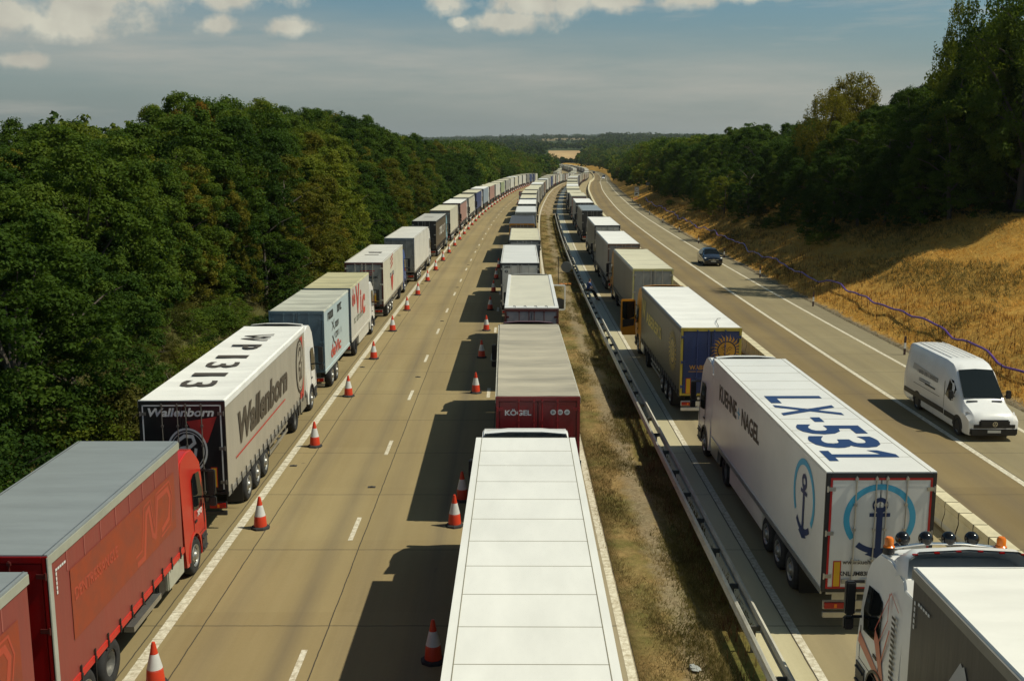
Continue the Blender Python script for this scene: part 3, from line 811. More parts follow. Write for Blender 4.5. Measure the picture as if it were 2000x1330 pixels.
C = {}
def P_(n, rgb, **k): C[n] = paint(n, rgb, **k); return C[n]
RWHITE = P_('white reefer gelcoat', (.80,.78,.73), rough=.28, dirt=.06, scale=.5)
RWHITE2 = P_('slightly dirty white box', (.74,.71,.64), rough=.4, dirt=.10, scale=.6)
ROOFW = tarp('white tarpaulin roof', (.80,.79,.75), .08)
ROOFC = tarp('cream tarpaulin roof', (.62,.58,.42), .12)
ROOFG = tarp('weathered grey tarpaulin roof', (.46,.41,.31), .22)
ROOFB = P_('blue grey roof sheet', (.25,.275,.28), rough=.4, dirt=.1, stretch=(.4,2,1), scale=1)
ROOFD = tarp('dark tarpaulin roof', (.06,.065,.075), .1)
CREAM = P_('cream box panel', (.66,.62,.49), rough=.4, dirt=.08, scale=.7)
NAVY = curtain('navy curtain', (.03,.035,.09)); BLUEC = curtain('blue curtain', (.05,.07,.17)); GREYC = curtain('grey curtain', (.22,.21,.19))
DKGREY = curtain('dark grey curtain', (.055,.052,.05)); PINK = curtain('faded red curtain', (.42,.24,.20)); GREENC = curtain('pale green curtain', (.33,.38,.22))
OLIVE = curtain('olive grey curtain', (.20,.185,.14)); SILV = curtain('silver curtain', (.36,.35,.31)); BROWN = curtain('brown curtain', (.20,.13,.09))
DKGREEN = P_('dark green door', (.02,.09,.05)); CWHITE = curtain('white curtain', (.66,.64,.57)); BLUEW = curtain('blue white curtain', (.30,.36,.42))
MAROON = P_('maroon paint', (.10,.018,.015), rough=.35, dirt=.1); ORANGEP = P_('orange yellow paint', (.62,.27,.015), rough=.35, dirt=.08)
GREYD = P_('grey rear door', (.30,.30,.28), rough=.45, dirt=.12); DARKD = P_('black rear door', (.018,.018,.02), rough=.35, dirt=.15)
REDCAB = P_('red cab paint', (.50,.025,.015), rough=.25, dirt=.05); CABW = P_('white cab paint', (.80,.79,.76), rough=.25, dirt=.04)
CABB = P_('light blue cab paint', (.22,.42,.52), rough=.3, dirt=.05); CABG = P_('grey cab paint', (.16,.16,.16), rough=.3, dirt=.05)
CABBL = P_('blue cab paint', (.03,.09,.30), rough=.3, dirt=.05)

# ---- near lorries, one by one
def near_lorries():
    dk = paint('dark brown lettering', (.075,.06,.045), .5, dirt=.05); navy = paint('navy lettering', (.012,.035,.12), .4, dirt=0)
    cyan = paint('cyan mark', (.06,.38,.58), .4, dirt=0); blk = paint('near black lettering', (.015,.017,.022), .45, dirt=0)
    wh = paint('white lettering', (.72,.72,.70), .4, dirt=.05); red = paint('red mark', (.48,.035,.03), .4, dirt=.05)
    # -- white panel roof trailer right below the bridge (middle queue)
    STW = paint('stained white roof panels', (.82,.80,.74), .34, dirt=.07, scale=.5, bump=.12, bscale=1.3, stretch=(1.6,.5,1))
    sp = dict(kind='box', side=RWHITE, roof=STW, rooft='panel', rear=RWHITE, cab=CABW)
    r, c = semi('articulated_lorry', 'white panel roofed lorry right below the camera, nearest of the middle queue', 'lorry', (.27, 13.15, 0), (0,0,-.006), sp)
    # white air deflector with black gap seen over the roof
    # -- red doored trailer
    KRED = paint('deep red trailer paint', (.22,.008,.012), rough=.3, dirt=.08)
    KCUR = curtain('dark red curtain', (.18,.012,.014))
    sp = dict(side=KCUR, roof=ROOFG, rear=KRED, frame=KRED, cab=MAROON, rail=KRED, toprail=GALV, rodm=KRED, defl=True)
    r, c = semi('articulated_lorry', 'dark red lorry with grey ribbed roof and lettered red rear doors', 'lorry', (.784, 31.49, 0), (0,0,.006), sp)
    lettering(r, 'KÖGEL', wh, (-.60, 31.49*0-.028, 3.50), (1,0,0), (0,0,1), .80, .20, .035)
    for i, n in enumerate(('20','50','60')):
        d = Decal().ring(0,0,0,.085,m=0,n=20); d.put('round_sticker', r, [wh], (.46+.21*i, -.027, 3.50), (1,0,0), (0,0,1))
        lettering(r, n, blk, (.46+.21*i, -.031, 3.50), (1,0,0), (0,0,1), .09, .07)
    # -- white topped lorry with maroon rear frame
    sp = dict(kind='box', side=CWHITE, roof=CREAM, rooft='plain', rear=paint('pale grey shutter', (.36,.33,.33), .5, dirt=.1), frame=paint('brown maroon frame', (.16,.05,.04), .4, dirt=.15), cab=CABW, H=3.8, rodm=MAROON)
    r, c = semi('articulated_lorry', 'lorry with white edged cream roof, maroon rear and open right cab door', 'lorry', (.92, 49.7, 0), (0,0,-.01), sp)
    b = MB()
    b.bb((-1.275,.0,3.99), (1.275,.55,4.03)); 
    for s in (-1, 1): b.bb((s*1.275,.55,3.99), (s*1.10,13.6,4.035))
    part('roof_edge_trim', b.mesh('roof_edge_trim', [RWHITE], bevel=.012), r)
    for i in range(4):
        b = MB(); b.tube([(-.75+.5*i,.05,4.05), (-.78+.5*i,.22,4.09), (-.86+.5*i,.42,4.05)], .014, 6); part('tie_strap', b.mesh('tie_strap', [BLACK]), r)
    b = MB(); P = [(0,0),(.9,0),(.9,.95),(.82,1.62),(.1,1.62),(0,1.2)]
    # open cab door, hinged at its front edge, swung out to the right
    fr = MB(); fr.prism_y([(0,0),(.86,0),(.94,.08),(.94,1.50),(.87,1.58),(0,1.58),(0,1.50),(.82,1.50),(.87,1.44),(.87,.13),(.82,.08),(0,.08)], -.04, .04)
    o = part('cab_door', fr.mesh('cab_door', [RWHITE], bevel=.01), r, loc=(1.26, 15.2, 1.66), rot=(0,0,math.radians(-6)))
    gm = bpy.data.materials.new('clear window glass'); gm.use_nodes = True; gp = gm.node_tree.nodes['Principled BSDF']
    gp.inputs['Transmission Weight'].default_value = 1; gp.inputs['Roughness'].default_value = 0; gp.inputs['IOR'].default_value = 1.05; gp.inputs['Base Color'].default_value = (.75,.78,.7,1)
    g = MB(); g.bb((.02,-.004,.66), (.86,.004,1.50)); part('window', g.mesh('window', [gm]), o)
    g = MB(); g.prism_y([(.02,.10),(.84,.10),(.86,.66),(.55,.78),(.02,.62)], -.02, .02); part('inner_panel', g.mesh('inner_panel', [BLACK], bevel=.01), o)
    # -- KN lorry (right carriageway)
    KF = paint('black door frame', (.02,.02,.022), .4, dirt=.1)
    sp = dict(kind='box', side=RWHITE, roof=RWHITE, rooft='panel', rear=RWHITE, frame=KF, cab=CABW, H=3.75, rodm=ALU, defl=True)
    r, c = semi('articulated_lorry', 'white lorry with LX-531 on its roof and a blue ring anchor mark', 'lorry', (8.535, 23.76, 0), (0,0,.006), sp)
    for ch, y_, w_, h_ in (('L',7.25,.92,1.66),('X',5.93,1.25,1.70),('-',4.84,.5,.26),('5',3.80,1.02,1.72),('3',2.55,1.12,1.76)):
        lettering(r, ch, navy, (-.06+(.0 if ch != '-' else -.05), y_, 4.001), (0,-1,0), (1,0,0), w_, h_, .022, name='roof_number')
    Decal().rect(-.13,-.70,.13,.86).rect(-.44,-.92,.44,-.70).poly([(-.13,.86),(-.48,.52),(-.48,.26),(-.13,.50)]).put('roof_number', r, [navy], (-.03, 1.30, 4.001), (0,-1,0), (1,0,0))
    lettering(r, 'KUEHNE', blk, (-W/2+.006, 11.05, 3.05), (0,-1,0), (0,0,1), 2.75, .56, .03)
    lettering(r, '+', cyan, (-W/2+.006, 9.35, 3.05), (0,-1,0), (0,0,1), .36, .36, .0)
    lettering(r, 'NAGEL', blk, (-W/2+.006, 7.75, 3.05), (0,-1,0), (0,0,1), 2.35, .56, .03)
    def anchor(sx):
        d = Decal(); d.ring(0, .25, .70, .84, -38, 218, 0)
        d.ring(0, .25, .72, .86, 232, 308, 1, z=.003)
        d.rect(-.07, -.62, .07, .52, 1, .005); d.rect(-.24, .30, .24, .39, 1, .0055); d.ring(0, .58, .085, .185, m=1, z=.006, n=24)
        d.poly([(-.3,-.62),(0,-.72),(.3,-.62),(.1,-.5),(-.1,-.5)], 1, .0065)
        return d
    anchor(1).put('anchor_emblem', r, [cyan, navy], (.0, -.024, 2.62), (1,0,0), (0,0,1), 1.0, 1.0)
    anchor(1).put('anchor_emblem', r, [cyan, navy], (-W/2+.004, 1.75, 2.55), (0,-1,0), (0,0,1), 1.12, 1.12)
    d = Decal(); d.rect(-1.18, 1.16, -1.13, 3.86); d.rect(1.13, 1.16, 1.18, 3.86); d.rect(-1.13, 3.805, 1.13, 3.86); d.rect(-1.13, 1.16, 1.13, 1.2)
    d.put('red_seal', r, [paint('red door seal', (.45,.012,.012), .4, dirt=.05)], (0,-.031,0), (1,0,0), (0,0,1))
    lettering(r, 'www.kuehne-nagel.com', dk, (-.08, -.0285, 1.80), (1,0,0), (0,0,1), 1.45, .15, .005)
    lettering(r, 'KNLUM838', blk, (-.52, -.0285, 1.53), (1,0,0), (0,0,1), .72, .11, .02)
    boards(r, .0, z=1.52, h=.60, w=.14, xs=(-.93,.93))
    b = MB(); b.bb((-W/2+.02, 5.9, .42), (-W/2+.28, 10.4, 1.1)); b.bb((W/2-.28, 5.9, .42), (W/2-.02, 10.4, 1.1))
    part('side_skirt', b.mesh('side_skirt', [RWHITE2], bevel=.02), r)
    b = MB(); b.bb((-1.0,.02,.86), (-.5,.05,1.0)); b.bb((-1.16,-.03,1.02), (1.16,.0,1.07)); part('buffer_bar', b.mesh('buffer_bar', [ALU]), r)
    for x in (-.72, -.28): 
        b = MB(); b.box((x,-.05,1.35), (.2,.05,.11)); part('door_lock', b.mesh('door_lock', [ALU], bevel=.01), r)
    # -- yellow and blue lorry ahead of it
    WBL = paint('deep blue rear doors', (.025,.045,.15), .35, dirt=.15, scale=.8, stretch=(3,1,.3)); YF = paint('ochre rear frame', (.50,.38,.05), .4, dirt=.1)
    yl = paint('ochre lettering', (.60,.47,.10), .5, dirt=.1); ye = paint('orange sun mark', (.62,.30,.03), .45, dirt=.05)
    sp = dict(side=curtain('green grey curtain', (.105,.10,.06)), roof=ROOFW, rear=WBL, frame=YF, cab=ORANGEP, rail=DKGREY, toprail=paint('dark top rail', (.05,.05,.05), .5), rodm=WBL, archm=BLACK, bumper=RWHITE2)
    r, c = semi('articulated_lorry', 'yellow cab lorry with blue rear doors, orange sun emblem and open left door', 'lorry', (8.357, 44.19, 0), (0,0,.002), sp)
    lettering(r, 'W', yl, (-W/2-.002, 12.4, 2.95), (0,-1,0), (0,0,1), 1.55, 1.05, .03)
    lettering(r, "ABERER'S", yl, (-W/2-.002, 8.55, 2.72), (0,-1,0), (0,0,1), 5.6, .62, .035)
    def sun_mark(d, s=1.0):
        for i in range(24):
            a = 2*math.pi*i/24; w = .10; r1 = .80 if i % 2 else .70
            q = lambda rr, aa: (math.cos(aa)*rr, math.sin(aa)*rr)
            d.poly([q(.44, a-w), q(.60, a-w*.9), q(.66, a+.02), q(r1, a+.10), q(.60, a+w*.45), q(.44, a+w*.9)], 0, .002)
        d.ring(0,0,0,.42,m=1,z=.003,n=40); d.ring(0,0,0,.385,m=0,z=.004,n=40)
        for s_ in (-1, 1):
            d.stroke([(s_*.24,.12),(s_*.15,.16),(s_*.06,.11)], .025, 1, .006); d.stroke([(s_*.2,.06),(s_*.13,.03),(s_*.07,.06)], .022, 1, .006)
        d.stroke([(0,.12),(.05,-.04),(0,-.06),(-.04,-.04)], .02, 1, .007); d.stroke([(-.15,-.13),(-.06,-.20),(.06,-.20),(.15,-.13)], .03, 1, .007)
        return d
    sun_mark(Decal()).put('sun_emblem', r, [ye, blk], (.66, -.026, 3.02), (1,0,0), (0,0,1), .92, .92)
    sun_mark(Decal()).put('sun_emblem', r, [yl, DKGREY], (-W/2-.001, 2.2, 2.6), (0,-1,0), (0,0,1), 1.6, 1.35)
    lettering(r, 'WABERER\'S', ye, (-.27, -.0285, 2.30), (1,0,0), (0,0,1), 1.25, .20, .02)
    Decal().rect(-.65,-.012,.65,.012).put('underline', r, [ye], (-.27,-.0285,2.12), (1,0,0), (0,0,1))
    boards(r, .0, z=1.50, h=.62, w=.16, xs=(-.92,.92))
    fr = MB(); fr.prism_y([(0,0),(-.06,.3),(-.06,1.95),(-.14,2.05),(-.86,2.05),(-.9,1.95),(-.9,.3),(-.8,0)], -.035, .035)
    o = part('cab_door', fr.mesh('cab_door', [ORANGEP], bevel=.02), r, loc=(-1.25, 15.95, .95), rot=(0,0,math.radians(4)))
    g = MB(); g.prism_y([(-.12,1.05),(-.12,1.93),(-.82,1.93),(-.82,1.0),(-.6,.86)], -.045, .045); part('window', g.mesh('window', [GLASS]), o)
    g = MB(); g.prism_y([(-.14,.55),(-.14,.95),(-.8,.9),(-.8,.45)], -.05, -.03); part('inner_panel', g.mesh('inner_panel', [BLACK]), o)
    b = MB(); b.tube([(.3,-.03,3.86), (.34,.3,4.03), (.42,1.2,4.05), (.62,2.0,4.06), (.8,2.2,4.04)], .012, 5); part('roof_cord', b.mesh('roof_cord', [BLACK]), r)
    # -- grey artic with beacons, lower right corner
    GC = curtain('slate grey curtain', (.045,.045,.045))
    sp = dict(side=GC, roof=tarp('white tarpaulin with dirt', (.78,.76,.70), .05), rear=GREYD, cab=CABW, rail=STEEL, toprail=paint('dull alloy rail', (.25,.24,.21), .5, .4), H=3.58, defl=False)
    r, c = semi('articulated_lorry', 'white cab lorry with orange beacons and grey curtain, lower right corner', 'lorry', (8.42, 4.45, 0), (0,0,0), sp)
    def blob():
        b = MB(); n = 10; V = []
        for j in range(n+1):
            t = j/n; y_ = 14.02+.25+1.5*t; z = 3.48+.54*math.cos(min(1.57, t*2.3)); w = 1.20-.18*t*t
            V += [(-w, y_-.25*(1-t), z-.42), (-w+.06, y_-.1*(1-t), z-.12), (-w+.28, y_, z-.01), (0, y_+.02, z+.03), (w-.28, y_, z-.01), (w-.06, y_-.1*(1-t), z-.12), (w, y_-.25*(1-t), z-.42)]
        F = [(j*7+i, j*7+i+1, (j+1)*7+i+1, (j+1)*7+i) for j in range(n) for i in range(6)]
        b.add(V, F); b.add([(x, y_, z-.04) for x, y_, z in V], [f[::-1] for f in F]); return b.mesh('roof_deflector', [CABW], smooth=60)
    part('roof_deflector', blob(), r)
    for i in range(6):
        b = MB(); b.box((-1.0+.4*i, 14.25, 4.04-.03*abs(i-2.5)), (.10,.04,.03)); part('marker_lamp', b.mesh('marker_lamp', [REDL], bevel=.006), r)
    b = MB(); b.tube([(-1.15,15.3,3.68),(-.4,15.35,3.76),(.4,15.35,3.76),(1.15,15.3,3.68)], .03, 8); part('lamp_bar', b.mesh('lamp_bar', [CHROME], smooth=50), r)
    for x in (-1.12, 1.05):
        b = MB(); b.lathe([(.10,0),(.11,.03),(.085,.05),(.085,.17),(.06,.21),(0,.215)], c=(x,15.25,3.72), axis='z', n=16, closed=True); b.mat(1).cyl((x,15.25,3.6),(x,15.25,3.73),.11,n=16)
        part('beacon', b.mesh('beacon', [AMBER, BLACK], smooth=40), r)
    for x in (-.80,-.35,.10,.55):
        b = MB(); b.lathe([(0,-.10),(.07,-.09),(.125,-.03),(.14,.06),(.13,.09),(0,.09)], c=(x,15.38,3.84), axis='y', n=18, closed=True); part('spot_lamp', b.mesh('spot_lamp', [paint('black lamp shell', (.008,.008,.008), .15, dirt=0)], smooth=45), r)
    redst = paint('red stripe', (.48,.05,.03), .3, dirt=.05)
    d = Decal(); U = lambda y, z: (-(y-15), z-2)      # left side: right vector = -y
    d.poly([U(16.25,1.55),U(15.1,1.22),U(14.75,1.15),U(14.75,.95),U(15.1,1.02),U(16.3,1.30)], 0, .002)
    d.poly([U(15.35,2.0),U(15.12,1.86),U(14.72,1.05),U(14.66,.85),U(14.78,.9),U(15.12,1.35),U(15.38,1.75)], 0, .0035)
    d.stroke([U(15.36,1.98),U(14.62,3.05),U(14.2,2.85)], .025, 0, .005); d.stroke([U(15.1,1.86),U(14.72,2.45),U(14.7,3.0)], .03, 0, .005); d.stroke([U(14.95,1.5),U(14.6,2.3)], .05, 0, .006)
    d.put('red_stripes', r, [redst], (-1.246, 15, 2), (0,-1,0), (0,0,1))
    d = Decal()
    for i in range(16): d.rect(-.10, i*.11, .10, i*.11+.06, 0, .003)
    d.put('side_vent', r, [BLACK], (-1.247, 14.42, .95), (0,-1,0), (0,0,1))
    gl = paint('pale grey mark', (.42,.42,.41), .5, dirt=.05)
    d = Decal(); d.stroke([(-1.5,-1.0),(0,1.0),(1.0,-.45)], .30, 0, .002); d.stroke([(-.75,-1.0),(0,-.05),(.5,-.8)], .24, 0, .004); d.stroke([(.35,.8),(1.6,-1.0)], .26, 0, .006)
    d.put('triangle_emblem', r, [gl], (-W/2-.004, 11.35, 2.1), (0,-1,0), (0,0,1))
    for i in range(5): 
        b = MB(); b.box((-W/2-.012, 13.2-.11*i, 3.45-.0*i), (.006,.07,.05)); b.box((-W/2-.012, 13.38, 3.4-.11*i), (.006,.05,.07)); part('reflector', b.mesh('reflector', [wh]), r)
    # -- left queue: red drawbar combination
    XR = curtain('weathered red curtain', (.27,.058,.045)); XP = paint('red gloss door', (.30,.006,.006), rough=.15, dirt=.1)
    sp = dict(side=XR, roof=ROOFB, rooft='plain', rear=XP, rear2=XP, frame=XP, cab=REDCAB, rail=REDB, toprail=paint('sage top rail', (.38,.38,.30), .5, dirt=.1), rodm=MAROON, roofline=ALU)
    r = thing('drawbar_lorry', 'red lorry and trailer with blue grey roofs, nearest of the left queue', 'lorry', (-9.79, 18.6, 0), (0,0,0))
    add_box_body(r, -8.6, 7.8, sp, kind='rigid', axles=(3.4,4.7)); add_box_body(r, 0, 7.8, sp, kind='rigid', axles=(1.35,))
    for s in (-1, 1): add_wheel(r, s*.96, 2.72, dual=True, rim='dish', name='drive_wheel')
    b = MB(); b.cyl((0,-.9,.75), (0,.3,.75), .06); part('drawbar', b.mesh('drawbar', [STEEL]), r)
    cc = add_cab(r, 8.02, REDCAB, 3.45, deflector=False, fairing=False, archm=REDCAB, ys=.84)
    b = MB(); b.bb((-1.1,7.82,1.0), (1.1,8.02,3.3)); part('cab_gap_shade', b.mesh('cab_gap_shade', [BLACK]), r)  # black box stands in for the shaded gap between body and cab
    pan = paint('faded orange panel', (.32,.055,.02), .5, dirt=.18, scale=1.5); nd = paint('faded red mark', (.44,.07,.035), .5, dirt=.12); gh = paint('faded pink trim', (.42,.13,.10), .5, dirt=.1)
    for y0 in (-8.6, 0):
        d = Decal().rect(-3.05,-.72,3.35,.72,0,.002)
        d.stroke([(.55,-.62),(1.0,-.62),(1.25,.35),(1.45,.42),(1.6,-.3),(1.8,-.42),(2.05,.45),(2.8,.45),(2.95,.2),(2.8,-.3),(2.3,-.42)], .13, 1, .004)
        d.stroke([(.45,-.42),(.85,-.40),(1.1,.55),(1.55,.58),(1.72,-.12),(1.95,.58),(2.95,.6),(3.12,.2),(2.9,-.5),(2.2,-.56)], .05, 1, .006)
        d.put('ghost_panel', r, [pan, nd], (W/2+.001, y0+3.95, 2.62), (0,1,0), (0,0,1))
        lettering(r, 'DENTRESSANGLE', nd, (W/2+.005, y0+2.2, 2.78), (0,1,0), (0,0,1), 2.3, .26, .01)
        for i in range(8):
            b = MB(); b.bb((W/2-.012,y0+.8+i*.85,3.36), (W/2+.001,y0+.83+i*.85,3.9)); part('curtain_seam', b.mesh('curtain_seam', [gh]), r)
        d = Decal()
        for i in range(5): d.rect(.06*i*1.6, .36, .06*i*1.6+.075, .41, 0); d.rect(0, .36-.09*(i+1), .05, .36-.09*(i+1)+.07, 0)
        d.put('reflective_corner', r, [wh], (W/2+.003, y0+.28, 3.2), (0,1,0), (0,0,1))
        b = MB(); b.bb((W/2-.04,y0-.03,1.0), (W/2+.012,y0+.14,3.95)); part('corner_post', b.mesh('corner_post', [paint('sage corner post', (.42,.42,.36), .5, dirt=.1)], bevel=.01), r)
    lettering(r, 'XPO', wh, (1.262, 8.02+1.32, 1.60), (0,1,0), (0,0,1), .42, .16, .03)
    for s in (1,):
        b = MB(); b.bb((1.0,4.1,.55), (1.24,6.0,.68)); part('side_guard', b.mesh('side_guard', [ALU]), r)
        b = MB(); b.bb((.75,6.6,.45), (1.24,7.85,1.1)); part('fuel_tank', b.mesh('fuel_tank', [paint('sage tank panel', (.42,.42,.34), .5, dirt=.15)], bevel=.03), r)
        b = MB(); b.bb((.8,5.95,.5), (1.2,6.5,1.05)); part('battery_box', b.mesh('battery_box', [BLACK], bevel=.03), r)
        b = MB(); b.box((1.15,3.45,1.12), (.16,.28,.3)); part('mud_wing', b.mesh('mud_wing', [REDB], bevel=.05), r)
    # -- grey curtain lorry with big name
    WS = curtain('warm grey curtain', (.40,.36,.29)); WD = paint('black trailer doors', (.012,.013,.015), .3, dirt=.15)
    sp = dict(side=WS, roof=ROOFW, rear=WD, frame=WD, cab=CABW, rail=GREYC, toprail=ROOFW, rodm=paint('dark steel rod', (.22,.21,.19), .4, .6), bumper=STEEL)
    r, c = semi('articulated_lorry', 'grey curtain lorry with WP1313 on its white roof and black rear doors', 'lorry', (-9.818, 30.94, 0), (0,0,.017), sp)
    lettering(r, 'Wallenborn', dk, (W/2+.012, 5.55, 2.70), (0,1,0), (0,0,1), 8.0, 1.05, .035, .22)
    Decal().rect(-4.0,-.03,3.9,.03).put('red_underline', r, [red], (W/2+.012, 5.1, 1.92), (0,1,0), (0,0,1))
    Decal().poly([(-.25,1.25),(.35,1.25),(.45,0),(.35,-1.3),(-.45,-1.3),(-.3,0)]).put('red_band', r, [red], (W/2+.011, 12.6, 2.45), (0,1,0), (0,0,1))
    def emb(d):
        d.ring(0,0,0,.78,m=2,z=.004,n=40); d.ring(0,0,.78,.86,m=0,z=.005); d.ring(0,0,.69,.72,m=1,z=.006)
        d.stroke([(-.36,.40),(-.10,.56),(.24,.54),(.32,.30),(.1,.14),(-.26,.10),(-.30,-.06),(.0,-.10)], .13, 0, .008)
        d.stroke([(-.34,-.02),(-.26,-.42),(-.02,-.38),(.02,-.08),(.06,-.40),(.28,-.38),(.36,.06)], .12, 0, .011); return d
    emb(Decal()).put('ring_emblem', r, [dk, dk, WS], (W/2+.0145, 12.25, 2.55), (0,1,0), (0,0,1), .95, 1.28)
    for ch, y_, w_ in (('W',10.8,1.45),('P',8.75,.85),('1',6.8,.42),('3',5.3,.92),('1',3.7,.42),('3',2.25,.92)):
        lettering(r, ch, dk, (-.10, y_, 4.012), (0,-1,0), (1,0,0), w_, 1.12, .012, name='roof_number')
    lettering(r, 'Wallenborn', wh, (-.02, -.028, 3.63), (1,0,0), (0,0,1), 1.95, .26, .03, .22)
    Decal().poly([(-.15,.3),(.75,.45),(.45,-.35),(.2,-.35)]).put('red_patch', r, [red], (.28, -.0262, 3.05), (1,0,0), (0,0,1))
    emb(Decal()).put('ring_emblem', r, [wh, wh, WD], (.12, -.027, 2.45), (1,0,0), (0,0,1), .70, .82)
    d = Decal()
    for x0, y0, x1, y1 in ((-1.17,1.25,-1.13,3.86),(1.13,1.25,1.17,3.86),(-1.17,3.82,1.17,3.86)): d.rect(x0,y0,x1,y1,0,.002)
    d.put('reflective_outline', r, [wh], (0,-.0305,0), (1,0,0), (0,0,1))
    boards(r, 0, z=1.62, h=.58, w=.14, xs=(.88,))
    # -- blue trailer + lettered rigid
    BT = paint('pale blue box', (.46,.56,.58), .35, dirt=.05); BD = paint('slate blue doors', (.10,.16,.20), .4, dirt=.12)
    BS = paint('pale grey box side', (.58,.56,.50), .4, dirt=.06)
    r = thing('drawbar_lorry', 'pale blue box trailer behind a white cab lorry with big red deVic lettering', 'lorry', (-9.98, 57.2, 0), (0,0,0))
    sp = dict(kind='box', side=BT, roof=tarp('streaky pale roof', (.50,.50,.42), .22), rooft='tarp', rear=BD, frame=BD, rodm=BD, cab=CABW, rail=BT)
    add_box_body(r, -8.3, 7.6, sp, kind='rigid', axles=(2.1,3.4))
    sp2 = dict(kind='box', side=BS, roof=tarp('mossy cream roof', (.50,.46,.27), .2), rooft='tarp', rear=BD, frame=paint('blue grey frame', (.16,.20,.24), .4, dirt=.1), cab=CABW, rail=BS, rodm=BD)
    add_box_body(r, 0, 7.6, sp2, kind='rigid', axles=()); 
    for s in (-1, 1): add_wheel(r, s*.96, 1.75, dual=True, rim='dish', name='drive_wheel')
    b = MB(); b.cyl((0,-.9,.75), (0,.3,.75), .06); part('drawbar', b.mesh('drawbar', [STEEL]), r)
    b = MB(); b.bb((.8,3.1,.4), (1.22,7.3,1.1)); part('side_panel', b.mesh('side_panel', [BS], bevel=.03), r)
    add_cab(r, 7.75, CABW, 3.3, deflector=False, fairing=False)
    rd = paint('faded red lettering', (.52,.07,.05), .45, dirt=.08)
    for ch, y_, z_, w_, h_ in (('d',.55,3.35,.5,.95),('e',1.2,3.2,.45,.6),('V',2.35,3.05,1.45,1.65),('i',3.6,2.75,.35,1.35),('c',4.7,2.45,1.2,1.15)):
        lettering(r, ch, rd, (W/2+.004, y_+.25, z_), (0,1,0), (0,0,1), w_, h_, .035)
    blurred_words(r, paint('grey green lettering', (.17,.19,.14), .5, dirt=0), (W/2+.004, 2.9, 2.02), (0,1,0), (0,0,1), 3.6, .30, 11, 6)
    blurred_words(r, blk, (W/2+.004, -5.2, 3.55), (0,1,0), (0,0,1), 4.2, .38, 9, 1)
    d = Decal()
    for z_ in (.45, -.25): d.stroke([(-.75,z_+.2),(-.35,z_-.25)], .06, 0, .002); d.stroke([(-.35,z_+.25),(-.8,z_-.25)], .04, 0, .004)
    d.put('cross_mark', r, [blk], (W/2+.003, -4.9, 2.5), (0,1,0), (0,0,1), 1.6, 1)
    blurred_words(r, blk, (W/2+.004, -4.5, 2.85), (0,1,0), (0,0,1), 1.5, .30, 4, 4); blurred_words(r, blk, (W/2+.004, -4.2, 2.35), (0,1,0), (0,0,1), 2.0, .30, 6, 5)
    lettering(r, 'deVic', rd, (W/2+.004, -5.1, 1.72), (0,1,0), (0,0,1), 3.0, .62, .03)
    # -- white DAF-like lorry, text RIJK on doors
    sp = dict(kind='box', side=CREAM, roof=RWHITE2, rooft='plain', rear=GREYD, frame=MAROON, cab=CABBL, H=3.5, defl=False, rodm=GALV)
    r, c = semi('articulated_lorry', 'cream box lorry with maroon rear frame and a red shield mark on its side', 'lorry', (-9.83, 70.7, 0), (0,0,.004), sp)
    lettering(r, 'RIJK', blk, (.62, -.028, 2.98), (1,0,0), (0,0,1), .72, .20, .04)
    d = Decal()
    for i, (x0, x1) in enumerate(((-.35,.62),(-.5,.5),(.05,.42))): d.rect(x0, .30-.13*i, x1, .36-.13*i, 0)
    d.put('red_bars', r, [red], (.1,-.028,3.1), (1,0,0), (0,0,1))
    d = Decal()
    for i in range(3): d.poly([(-.55,.95-.3*i),(.5,1.22-.3*i),(.5,1.36-.3*i),(-.55,1.09-.3*i)], 0)
    d.poly([(-.5,-.25),(.5,-.05),(.45,-.7),(.1,-1.25),(-.1,-1.25),(-.42,-.8)], 0)
    d.put('shield_emblem', r, [red], (W/2+.003, 5.4, 2.7), (0,1,0), (0,0,1), 1.4, 1)
    blurred_words(r, navy, (W/2+.004, 5.4, 2.62), (0,1,0), (0,0,1), 2.4, .32, 6, 8)
    blurred_words(r, dk, (-.1, 5.8, 4.01), (0,-1,0), (1,0,0), 3.2, 1.0, 3, 2, name='roof_number')
    boards(r, 0, z=1.6, h=.6, w=.25, xs=(.8,))
near_lorries()

